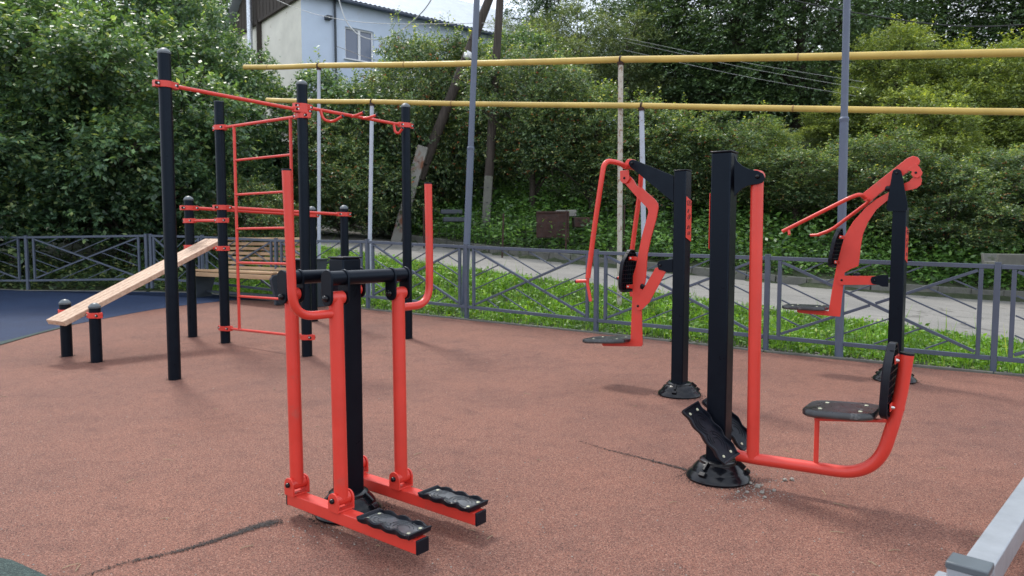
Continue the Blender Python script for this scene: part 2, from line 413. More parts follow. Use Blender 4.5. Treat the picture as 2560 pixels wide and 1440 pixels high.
def back_pad(root, fr, sb, zb, stp, zt, facing, half=.13):
    """backrest from bottom (sb,zb) to top (stp,zt); facing = +1/-1 along u; grid ribs on the rear"""
    up = Vector((0, 0, 0)) + fr.u * (stp - sb) + Vector((0, 0, zt - zb)); L = up.length; up.normalize()
    nrm = (fr.v.cross(up)).normalized()
    if nrm.dot(fr.u) * facing < 0: nrm = -nrm
    b0 = fr.w(sb, 0, zb)
    pl = [(0, .62), (.05, .84), (.18, 1), (.55, 1), (.72, .93), (.84, .66), (.93, .42), (1, .25)]
    o2 = [(L * a, -half * b) for a, b in pl] + [(L * a, half * b) for a, b in reversed(pl)]
    o2 = round2(o2, .03, 3); m = len(o2)
    def P(a, t, d): return b0 + up * a + fr.v * t + nrm * d
    vs = []; cs = L / 2
    for sc, h in ((.88, .012), (.95, .014), (1, .008), (1, -.018), (.97, -.020), (.94, -.018), (.93, -.004)):
        vs += [P(cs + (a - cs) * sc, t * sc, h) for a, t in o2]
    fs = [(i * m + j, i * m + (j + 1) % m, (i + 1) * m + (j + 1) % m, (i + 1) * m + j) for i in range(6) for j in range(m)]
    fs += [tuple(range(m - 1, -1, -1)), tuple(range(6 * m, 7 * m))]
    mb = MB(); mb.add(vs, fs)
    o = obj('backrest', mb, 'black_plastic', root, smooth=45)
    mb = MB()
    for i in range(-3, 4):
        t = i * half * .27; hi = L * (.90 if abs(i) < 2 else .78 if abs(i) < 3 else .66)
        mb.bar(P(L * .06, t, -.010), P(hi, t, -.010), .0035, .014, nrm)
    for i in range(1, 10):
        a = L * (.03 + i * .098); hw = half * (.93 if a < L * .7 else .8 if a < L * .8 else .5)
        mb.bar(P(a, -hw, -.0105), P(a, hw, -.0105), .0035, .014, nrm)
    obj('rib_grid', mb, 'black_plastic', o, smooth=0)
    return o, P, L, nrm
def badge(root, fr, side, zc, hgt, w, t0=0.0, letters=True):
    """red badge plate with two letters and rows of slanted slots, on the post face side*u"""
    d = .052
    def Q(t, z, e=0.0): return fr.w(side * (d + e), t, z)
    a = .030
    mb = MB(); hz = hgt / 2
    o2 = [(-w / 2, zc + hz), (w / 2, zc + hz - a), (w / 2, zc - hz), (-w / 2, zc - hz + a)]
    mb.prism(o2, lambda t, z: Q(t, z, 0), lambda t, z: Q(t, z, .004))
    o = obj('badge_plate', mb, 'red_paint', root, bevel=.001)
    if not letters: return
    mb = MB()
    def st(t1, z1, t2, z2, k=.0055): mb.bar(Q(t1, z1, .0047), Q(t2, z2, .0047), k, .0012, fr.u)
    lz = zc + hz - .062; lh = .030; x0 = -w * .34
    G_ = [((1, 1), (0, 1)), ((0, 1), (0, 0)), ((0, 0), (1, 0)), ((1, 0), (1, .5)), ((1, .5), (.5, .5))]
    S_ = [((1, 1), (0, 1)), ((0, 1), (0, .5)), ((0, .5), (1, .5)), ((1, .5), (1, 0)), ((1, 0), (0, 0))]
    for k, gl in enumerate((G_, S_)):
        for (a1, b1), (a2, b2) in gl:
            st(x0 + k * .034 + a1 * .024, lz + b1 * lh, x0 + k * .034 + a2 * .024, lz + b2 * lh)
    obj('lettering', mb, 'dark_hole', o, smooth=0)
    mb = MB()
    rows = [(-.030, .030, 1), (-.012, .03, 1), (.012, .018, 1)]
    zz = lz - .045
    for i, (dz, spec_) in enumerate(((0, ((-.6, 1), (-.25, 1))), (-.045, ((-.5, 1), (.05, 1.8), (.5, 1))), (-.12, ((-.6, 1), (-.25, 1), (.35, 1))), (-.165, ((-.45, 1), (.05, 1), (.5, 1))), (-.21, ((-.1, 1), (.3, 1), (.6, 1))))):
        for (fx, l) in spec_:
            if zz + dz - .02 < zc - hz + a * .6: continue
            x = fx * w * .42
            mb.bar(Q(x - .007 * l, zz + dz - .013 * l, .0047), Q(x + .007 * l, zz + dz + .013 * l, .0047), .006, .0012, fr.u)
    obj('slot', mb, 'dark_hole', o, smooth=0)

# ================================================================ AIR WALKER (front centre)
def air_walker():
    an = R(38.5)
    fr = Fr(gndp(-.715, 3.08), (math.cos(an), -math.sin(an)))
    root = thing('air_walker', 'red and black air walker with two hanging footboards and curved upright handles', 'exercise machine', fr.P)
    zt = zat(fr.P, 646)
    post(root, fr, .097, zt); base_cover(root, fr, .145)
    a, b = .150, .166
    zb = 1.2 - .005
    for sgn in (1, -1):                                  # transverse black beams either side of the post
        zbm = zat(fr.w(sgn * a, 0, 0), 691 if sgn > 0 else 690)
        mb = MB(); mb.tube([fr.w(sgn * a, -b - .045, zbm), fr.w(sgn * a, b + .045, zbm)], .029, 24)
        beam = obj('cross_beam', mb, 'black_paint', root, bevel=.002)
        mb = MB(); mb.tube([fr.w(sgn * .04, 0, zbm - .0), fr.w(sgn * (a - .01), 0, zbm)], .026, 16); obj('beam_bracket', mb, 'black_paint', beam)
        for q in (-1, 1):
            for e in (-1, 1):                            # rounded hanger plates
                tt = q * b + e * .041
                mb = MB(); pts = []
                for i in range(13):
                    an_ = math.pi * i / 12; pts.append((sgn * a + .034 * math.cos(an_), zbm + .034 * math.sin(an_)))
                for i in range(13):
                    an_ = math.pi + math.pi * i / 12; pts.append((sgn * a + .031 * math.cos(an_), zbm - .078 + .031 * math.sin(an_)))
                mb.prism(pts, lambda s_, z_: fr.w(s_, tt - .005, z_), lambda s_, z_: fr.w(s_, tt + .005, z_))
                hp = obj('hanger_plate', mb, 'black_paint', beam, bevel=.002)
                mb = MB(); mb.lathe([(.014, 0), (.014, .006), (.011, .012), (.004, .015)], fr.w(sgn * a, tt + e * .005, zbm - .078), 16, fr.v * e)
                obj('pivot_bolt', mb, 'gloss_black', hp)
    zbm = zat(fr.w(a, 0, 0), 691) ; zp = zbm - .078; zbot = .147; ztopbeam = .104
    for q in (-1, 1):
        sw = .012 if q < 0 else .006
        leg = None
        for sgn in (1, -1):
            mb = MB(); mb.tube([fr.w(sgn * a + sw, q * b, zbot), fr.w(sgn * a, q * b, zp)], .0285, 24)
            leg = obj('hanging_leg', mb, 'red_paint', root)
            for zz, ss in ((zp, 0), (zbot, sw)):
                mb = MB(); mb.tube([fr.w(sgn * a + ss, q * b - .034, zz), fr.w(sgn * a + ss, q * b + .034, zz)], .026, 20)
                obj('pivot_sleeve', mb, 'red_paint', leg, bevel=.003)
            for e in (-1, 1):                            # red fork plates on the footboard beam
                tt = q * b + e * .038; mb = MB()
                pts = [(-.032, ztopbeam - .004), (.032, ztopbeam - .004)] + [(.032 * math.cos(math.pi * i / 12), zbot + .03 * math.sin(math.pi * i / 12)) for i in range(13)]
                mb.prism(pts, lambda s_, z_: fr.w(sgn * a + sw + s_, tt - .004, z_), lambda s_, z_: fr.w(sgn * a + sw + s_, tt + .004, z_))
                o = obj('fork_plate', mb, 'red_paint', leg, bevel=.0015)
                mb = MB(); mb.lathe([(.011, 0), (.011, .006), (.009, .011), (.003, .013)], fr.w(sgn * a + sw, tt + e * .004, zbot), 14, fr.v * e)
                obj('pivot_bolt', mb, 'gloss_black', o)
            mb = MB(); mb.box(fr.w(sgn * a + sw, q * b, ztopbeam + .002), (.066, .082, .006), (fr.u, fr.v, (0, 0, 1))); obj('fork_base', mb, 'red_paint', leg, bevel=.0015)
        # footboard beam
        s0, s1 = -.185 + sw, .615 + sw
        mb = MB(); mb.box(fr.w((s0 + s1) / 2, q * b, ztopbeam - .0275), (s1 - s0, .058, .053), (fr.u, fr.v, (0, 0, 1)))
        bm_ = obj('foot_beam', mb, 'red_paint', root, bevel=.004)
        for se in (s0, s1):
            mb = MB(); mb.box(fr.w(se, q * b, ztopbeam - .0275), (.010, .06, .055), (fr.u, fr.v, (0, 0, 1))); obj('end_cap', mb, 'black_plastic', bm_, bevel=.003)
        tray(bm_, fr.w(s1 - .155, q * b, ztopbeam + .012), fr.u, fr.v, .285, .112)
        # handle: out sideways from the front leg then up
        if q < 0: pts = [fr.W(840, 783, -b), fr.W(770, 783, -b - .11), fr.W(733, 700, -b - .185), fr.W(716, 422, -b - .215)]
        else: pts = [fr.W(1008, 768, b), fr.W(1060, 766, b + .09), fr.W(1081, 720, b + .115), fr.W(1082, 457, b + .115)]
        # legs stand at s=+a: build the path from (t, z) so that it stays in the plane of the front legs
        zh = zat(fr.w(a, q * b, 0), 783 if q < 0 else 769)
        o1 = .20 if q < 0 else .188; o2 = .215 if q < 0 else .188
        ztop = zat(fr.w(a, q * (b + o2), 0), 424 if q < 0 else 458)
        pts = [fr.w(a, q * b, zh), fr.w(a, q * (b + o1), zh), fr.w(a, q * (b + o1 + .005), zh + .2), fr.w(a - .0, q * (b + o2), ztop)]
        mb = MB(); mb.tube(fillet(pts, .11, 10), .0172, 20); h = obj('handle', mb, 'red_paint', root)
        mb = MB(); mb.tube([pts[-1] - Vector((0, 0, .004)), pts[-1] + Vector((0, 0, .003))], .0178, 20); obj('handle_cap', mb, 'black_plastic', h)
def gndp(x, y): return np.array([x, y, G(y)])
air_walker()

# ================================================================ LEG PRESS (front right)
def leg_press():
    an = R(36)
    P = onz(1795, 1194); fr = Fr(P, (math.cos(an), -math.sin(an)))
    root = thing('leg_press', 'black post leg press with hanging red tube carrying a black seat at front right', 'exercise machine', fr.P)
    zt = zat(fr.w(.05, -.05, 0), 379)
    post(root, fr, .098, zt); base_cover(root, fr, .155)
    for t in (-.036, .036):
        mb = MB(); fr.plate(mb, [(1836, 385), (1842, 402), (1856, 415), (1876, 424), (1895, 427), (1908, 434), (1913, 446), (1906, 457), (1893, 461), (1874, 463), (1856, 472), (1843, 484), (1836, 492)], t, .009)
        o = obj('arm_plate', mb, 'black_paint', root, bevel=.0015)
        mb = MB(); fr.disc(mb, 1894, 441, t + (.0045 if t > 0 else -.0045), .011, .012, side=1 if t > 0 else -1); obj('pivot_bolt', mb, 'gloss_black', o)
    a, z = fr.pf(1893, 441)
    top = fr.w(a, 0, z); bot = fr.W(1882, 1146)
    mb = MB(); mb.tube([bot, top - Vector((0, 0, .0))], .0295, 28); hang = obj('hanging_tube', mb, 'red_paint', root)
    mb = MB(); mb.tube([fr.w(a, -.03, z), fr.w(a, .03, z)], .03, 24); obj('pivot_sleeve', mb, 'red_paint', hang, bevel=.003)
    # lower frame: runs out and curls up behind the seat
    pts = [fr.W(1843, 1138), fr.W(1882, 1146), fr.W(2190, 1192), fr.W(2248, 1010), fr.W(2268, 884)]
    pth = fillet(pts, .30, 14)
    mb = MB(); mb.tube(pth, .0275, 28); frame = obj('seat_frame', mb, 'red_paint', root)
    d = (pth[-1] - pth[-2]).normalized()
    mb = MB(); mb.tube([pth[-1] - d * .004, pth[-1] + d * .004], .0285, 24); obj('end_cap', mb, 'black_plastic', frame)
    ss, zs = fr.pf(2043, 1048); sb, zb_ = fr.pf(2043, 1165)
    mb = MB(); mb.tube([fr.w(ss, 0, zb_), fr.w(ss, 0, zs)], .011, 12); obj('seat_strut', mb, 'red_paint', frame)
    mb = MB(); sr, zr_ = fr.pf(2232, 1052); mb.bar(fr.w(ss - .01, 0, zs), fr.w(sr, 0, zr_), .03, .012); obj('seat_bar', mb, 'red_paint', frame, bevel=.002)
    s0, z0 = fr.pf(2016, 1022); s1, z1 = fr.pf(2196, 1036)
    seat_pad(root, fr, s0, s1, z0 + .022, tilt=(z1 - z0) , half=.13)
    sb, zb_ = fr.pf(2222, 1040); st_, zt_ = fr.pf(2243, 856)
    o, Pf, L, nrm = back_pad(root, fr, sb - .012, zb_, st_ - .02, zt_, -1, .122)
    for k in (.16, .78):
        mb = MB(); p = Pf(L * k, 0, -.03)
        mb.box(Pf(L * k, 0, -.024), (.15 if k < .5 else .10, .034, .006), (fr.v, (0, 0, 1), nrm)); mb.box(Pf(L * k, 0, -.045), (.02, .034, .05), (fr.v, (0, 0, 1), nrm))
        bk = obj('back_bracket', mb, 'red_paint', frame, bevel=.002)
        bolts(bk, 'bolt', [Pf(L * k, (-.055 if k < .5 else -.038), -.028), Pf(L * k, (.055 if k < .5 else .038), -.028)], -nrm, .008, .012, 'bolt_steel')
    # foot trays both sides of the post
    for q, ca, cb in ((-1, (1728, 1024), (1822, 1143)), (1, (1835, 1040), (1893, 1112))):
        t = q * .13
        pa = fr.W(*ca, t); pb = fr.W(*cb, t)
        if q > 0:
            # same rake and length as the near one, its own height
            near_a, near_b = fr.W(1728, 1024, -.13), fr.W(1822, 1143, -.13)
            pa = near_a + fr.v * .26; pb = near_b + fr.v * .26
        ax = (pb - pa).normalized()
        ay = fr.v + fr.u * .45; ay = (ay - ax * ay.dot(ax)).normalized()
        tr = tray(root, (pa + pb) / 2, ax, ay, (pb - pa).length + .03, .125, 'black_plastic')
    mb = MB(); c = (fr.W(1728, 1024, -.13) + fr.W(1822, 1143, -.13)) / 2; sa = (c - fr.P).dot(fr.u)
    mb.tube([fr.w(sa, -.12, c.z - .012), fr.w(sa, .12, c.z - .012)], .018, 14); mb.box(fr.w(sa / 2, 0, c.z - .02), (abs(sa), .05, .05), (fr.u, fr.v, (0, 0, 1)))
    obj('tray_axle', mb, 'black_paint', root)
    badge(root, fr, -1, zat(fr.P, 560), .30, .085, letters=True)
leg_press()

# ================================================================ CHEST PRESS (middle right)
def chest_press():
    an = R(40)
    P = onz(1698, 987); fr = Fr(P, (-math.cos(an), math.sin(an)))
    z = lambda x, y: (1380 + x / 2.667, 360 + y / 2.667)
    root = thing('chest_press', 'chest press machine with lettered red badge and long arched red levers left of its post', 'exercise machine', fr.P)
    zt = zat(fr.P, 428)
    post(root, fr, .098, zt); base_cover(root, fr, .16)
    for t in (-.04, .04):
        mb = MB(); fr.plate(mb, [z(512, 128), z(518, 112), z(535, 104), z(552, 107), z(812, 212), z(812, 392), z(520, 150)], t, .009, .006)
        o = obj('arm_plate', mb, 'black_paint', root, bevel=.0015)
        mb = MB(); fr.disc(mb, *z(535, 128), t + (.0045 if t > 0 else -.0045), .011, .012, side=1 if t > 0 else -1); obj('pivot_bolt', mb, 'gloss_black', o)
    # hub and two levers
    a, zz = fr.pf(*z(528, 132))
    mb = MB(); mb.tube([fr.w(a, -.035, zz), fr.w(a, .035, zz)], .036, 20); hub = obj('lever_hub', mb, 'red_paint', root, bevel=.003)
    a2, z2 = fr.pf(*z(492, 150), -.05)
    mb = MB(); mb.tube([fr.w(a2, -.075, z2), fr.w(a2, .075, z2)], .02, 16); obj('lever_bar', mb, 'red_paint', hub)
    near = [fr.w(a2, -.05, z2), fr.W(*z(440, 124), -.15), fr.W(*z(350, 110), -.28), fr.W(*z(325, 270), -.30), fr.W(*z(282, 560), -.305), fr.W(*z(240, 890), -.31)]
    far = [fr.w(a2, .05, z2), fr.w(a2 + .03, .13, z2 + .02)]
    dn = [Vector((0, 0, 0))]
    # far lever mirrors the near one across the machine's mid-plane
    def mirror(p):
        q = Vector((p.x, p.y, 0)) - Vector((fr.P.x, fr.P.y, 0)); t = q.dot(fr.v); s_ = q.dot(fr.u); return fr.w(s_, -t, p.z)
    pth = fillet(near, .17, 12)
    for k, pp in enumerate((pth, [mirror(p) for p in pth])):
        mb = MB(); mb.tube(pp, .0195, 18); lv = obj('lever', mb, 'red_paint', root)
        e = pp[-1]; sgn = -1 if k == 0 else 1
        j0 = fr.W(*z(238, 913), -.31); j1 = fr.W(*z(160, 915), -.31); g0 = fr.W(*z(236, 925), -.31); g1 = fr.W(*z(258, 1050), -.31)
        if k: j0, j1, g0, g1 = map(mirror, (j0, j1, g0, g1))
        mb = MB(); mb.tube([j0, j1], .0135, 14); mb.tube([e + Vector((0, 0, .0)), g0, g1], .0125, 14); mb.lathe([(.0205, 0), (.0205, .02)], e - Vector((0, 0, .006)), 16)
        gp = obj('grip', mb, 'red_paint', lv, label='red grip tube with black end plug')
        d = (j1 - j0).normalized(); mb = MB(); mb.tube([j1 - d * .006, j1 + d * .005], .0142, 14); obj('grip_plug', mb, 'black_plastic', gp)
    mb = MB(); fr.plate(mb, [z(455, 178), z(512, 172), z(516, 235), z(500, 258), z(478, 264), z(456, 245)], -.022, .008, .008); fr.plate(mb, [z(455, 178), z(512, 172), z(516, 235), z(500, 258), z(478, 264), z(456, 245)], .022, .008, .008)
    o = obj('link_tab', mb, 'red_paint', hub, bevel=.001)
    mb = MB(); fr.disc(mb, *z(482, 227), -.026, .010, .010); obj('pivot_bolt', mb, 'gloss_black', o)
    # the big cranked plate that carries backrest and seat
    mb = MB(); fr.plate(mb, [z(486, 262), z(496, 232), z(520, 215), z(545, 240), z(562, 272), z(578, 288), z(602, 290), z(622, 312), z(690, 372), z(708, 398), z(710, 425), z(696, 500), z(662, 620), z(637, 735), z(627, 880), z(622, 925), z(606, 955), z(598, 1100), z(603, 1300), z(604, 1335), z(597, 1349), z(345, 1347), z(336, 1338), z(336, 1316), z(526, 1311), z(533, 1110), z(541, 940), z(541, 880), z(560, 820), z(600, 620), z(638, 480), z(645, 452), z(638, 428), z(570, 358)], 0, .012)
    carrier = obj('carrier_plate', mb, 'red_paint', root, bevel=.0015)
    # link to the post
    mb = MB()
    fr.plate(mb, [z(556, 1050), z(575, 1018), z(590, 1010), z(700, 822), z(762, 850), z(650, 1055), z(600, 1105), z(570, 1110), z(556, 1090)], -.026, .007, .008)
    fr.plate(mb, [z(556, 1050), z(575, 1018), z(590, 1010), z(700, 822), z(762, 850), z(650, 1055), z(600, 1105), z(570, 1110), z(556, 1090)], .026, .007, .008)
    pa, pb = fr.W(*z(700, 845)), fr.W(*z(590, 1045)); fr.plate(mb, [z(618, 1010), z(592, 1010), z(700, 825), z(725, 835)], 0, .046)
    lk = obj('link_arm', mb, 'red_paint', root, bevel=.001)
    mb = MB(); fr.disc(mb, *z(573, 1080), -.03, .010, .010); obj('pivot_bolt', mb, 'gloss_black', lk)
    for t in (-.034, .034):
        mb = MB(); fr.plate(mb, [z(702, 800), z(712, 782), z(730, 777), z(805, 767), z(805, 856), z(770, 858), z(745, 845), z(712, 838)], t, .008, .006)
        o = obj('post_bracket', mb, 'black_paint', root, bevel=.001)
        mb = MB(); fr.disc(mb, *z(722, 808), t + math.copysign(.004, t), .011, .011, side=math.copysign(1, t)); obj('pivot_bolt', mb, 'gloss_black', o)
    mb = MB(); p = fr.W(*z(604, 950)); mb.lathe([(.012, -.02), (.02, -.005), (.022, .01), (.014, .02)], p, 16, (fr.u * -.5 + Vector((0, 0, .6)))); obj('bumper', mb, 'black_plastic', root)
    # backrest
    sb, zb_ = fr.pf(*z(497, 985)); st_, zt_ = fr.pf(*z(523, 703))
    o, Pf, L, nrm = back_pad(root, fr, sb, zb_, st_, zt_, 1, .125)
    for k in (.14, .80):
        mb = MB(); mb.box(Pf(L * k, -.0, -.024), (.10, .026, .006), (fr.v, (0, 0, 1), nrm)); mb.box(Pf(L * k, 0, -.045), (.012, .03, .045), (fr.v, (0, 0, 1), nrm))
        bk = obj('back_bracket', mb, 'red_paint', carrier, bevel=.001)
        bolts(bk, 'bolt', [Pf(L * k, -.038, -.028), Pf(L * k, .038, -.028)], -nrm, .008, .01, 'bolt_steel')
    s0, z0 = fr.pf(*z(522, 1303)); s1, z1 = fr.pf(*z(240, 1300))
    seat_pad(root, fr, s1, s0, z1 + .012, tilt=z0 - z1, half=.135)
    badge(root, fr, -1, zat(fr.w(-.05, 0, 0), 548), .335, .082)
chest_press()

# ================================================================ PULL DOWN machine (far right)
def pull_down():
    an = R(40)
    P = gnd(2236, 951); fr = Fr(P, (-math.cos(an), math.sin(an)))
    z = lambda x, y: (1900 + x / 2.4, 360 + y / 2.4)
    root = thing('pull_down_press', 'pull down machine at the right end with raised red beam and curved red seat arm', 'exercise machine', fr.P)
    zt = zat(fr.P, 522)
    post(root, fr, .105, zt); base_cover(root, fr, .165)
    for t in (-.056, .056):
        mb = MB(); fr.plate(mb, [z(793, 178), z(800, 158), z(822, 148), z(845, 158), z(852, 180), z(886, 362), z(884, 392), z(874, 406), z(768, 402), z(757, 385), z(766, 340)], t, .009, .004)
        o = obj('arm_plate', mb, 'black_paint', root, bevel=.0015)
        mb = MB(); fr.disc(mb, *z(820, 174), t + math.copysign(.0045, t), .012, .012, side=math.copysign(1, t)); obj('pivot_bolt', mb, 'gloss_black', o)
    mb = MB(); fr.plate(mb, [z(612, 302), z(885, 86), z(920, 72), z(948, 80), z(960, 100), z(955, 122), z(850, 195), z(690, 322), z(660, 350), z(628, 332)], 0, .03, .006)
    beam = obj('rocker_beam', mb, 'red_paint', root, bevel=.003)
    mb = MB(); 
    for t in (-.024, .024): fr.plate(mb, [z(880, 155), z(935, 115), z(958, 140), z(976, 172), z(968, 192), z(944, 203), z(915, 195), z(905, 178), z(916, 166)], t, .008, .006)
    tb = obj('link_tab', mb, 'red_paint', beam, bevel=.001)
    mb = MB(); fr.disc(mb, *z(935, 172), -.028, .010, .010); obj('pivot_bolt', mb, 'gloss_black', tb)
    mb = MB(); fr.plate(mb, [z(930, 190), z(962, 190), z(972, 215), z(966, 245), z(940, 266), z(900, 276), z(857, 284), z(800, 315), z(758, 345), z(700, 392), z(650, 465), z(618, 540), z(604, 620), z(596, 700), z(590, 733), z(545, 750), z(508, 772), z(500, 850), z(488, 960), z(481, 1036), z(415, 1031), z(300, 1020), z(232, 1012), z(222, 1004), z(224, 990), z(413, 1002), z(432, 880), z(458, 742), z(488, 620), z(512, 545), z(560, 465), z(640, 378), z(700, 330), z(780, 285), z(862, 238), z(895, 225), z(912, 206)], 0, .012)
    carrier = obj('seat_arm', mb, 'red_paint', root, bevel=.0015)
    # handles: out from the beam then forward
    a0, z0_ = fr.pf(*z(650, 335))
    mb = MB(); mb.tube([fr.w(a0, -.10, z0_), fr.w(a0, .10, z0_)], .014, 12); obj('handle_bar', mb, 'red_paint', beam)
    pn = [fr.w(a0, -.05, z0_), fr.W(*z(600, 300), -.19), fr.W(*z(540, 322), -.22), fr.W(*z(135, 525), -.22)]
    mb = MB(); mb.tube(fillet(pn, .08, 8), .0165, 16); hd = obj('handle', mb, 'red_paint', root)
    mb = MB(); p = fr.W(*z(172, 515), -.22); mb.tube([p, fr.W(*z(176, 545), -.24)], .012, 12); obj('grip', mb, 'red_paint', hd)
    pn = [fr.w(a0, .05, z0_), fr.W(*z(660, 342), .19), fr.W(*z(430, 515), .20), fr.W(*z(350, 545), .20)]
    mb = MB(); mb.tube(fillet(pn, .05, 8), .0155, 16); hd = obj('handle', mb, 'red_paint', root)
    mb = MB(); a_, b_ = fr.W(*z(352, 545), .20), fr.W(*z(302, 548), .22); mb.tube([a_, b_], .013, 12); gp = obj('grip', mb, 'red_paint', hd)
    mb = MB(); d = (b_ - a_).normalized(); mb.tube([b_ - d * .004, b_ + d * .006], .0138, 12); obj('grip_plug', mb, 'black_plastic', gp)
    mb = MB()
    for t in (-.026, .026): fr.plate(mb, [z(470, 790), z(700, 792), z(705, 845), z(480, 845), z(468, 820)], t, .007, .008)
    fr.plate(mb, [z(545, 792), z(690, 794), z(690, 800), z(545, 800)], 0, .046)
    lk = obj('link_arm', mb, 'red_paint', root, bevel=.001)
    mb = MB(); fr.disc(mb, *z(490, 817), -.03, .010, .010); obj('pivot_bolt', mb, 'gloss_black', lk)
    for t in (-.034, .034):
        mb = MB(); fr.plate(mb, [z(664, 815), z(670, 798), z(690, 793), z(730, 785), z(770, 785), z(770, 857), z(735, 856), z(710, 845), z(680, 842), z(668, 832)], t, .008, .004)
        o = obj('post_bracket', mb, 'black_paint', root, bevel=.001)
        mb = MB(); fr.disc(mb, *z(688, 818), t + math.copysign(.004, t), .011, .011, side=math.copysign(1, t)); obj('pivot_bolt', mb, 'gloss_black', o)
    mb = MB(); p = fr.W(*z(580, 790)); mb.lathe([(.014, -.01), (.03, .0), (.03, .018), (.016, .028)], p, 16); obj('bumper', mb, 'black_plastic', root)
    mb = MB(); p = fr.W(*z(768, 268)); mb.lathe([(.014, -.02), (.026, -.01), (.026, .012), (.016, .02)], p, 16, (fr.u + Vector((0, 0, .3)))); obj('bumper', mb, 'black_plastic', beam)
    sb, zb_ = fr.pf(*z(432, 738)); st_, zt_ = fr.pf(*z(478, 503))
    o, Pf, L, nrm = back_pad(root, fr, sb, zb_, st_, zt_, 1, .12)
    for k in (.14, .78):
        mb = MB(); mb.box(Pf(L * k, -.0, -.024), (.09, .026, .006), (fr.v, (0, 0, 1), nrm)); mb.box(Pf(L * k, 0, -.04), (.012, .03, .04), (fr.v, (0, 0, 1), nrm))
        bk = obj('back_bracket', mb, 'red_paint', carrier, bevel=.001)
        bolts(bk, 'bolt', [Pf(L * k, -.034, -.028), Pf(L * k, .034, -.028)], -nrm, .008, .01, 'bolt_steel')
    s0, z0 = fr.pf(*z(410, 985)); s1, z1 = fr.pf(*z(148, 972))
    seat_pad(root, fr, s1, s0, z1 + .015, tilt=z0 - z1, half=.13)
    badge(root, fr, -1, zat(fr.P, 612), .30, .088)
pull_down()

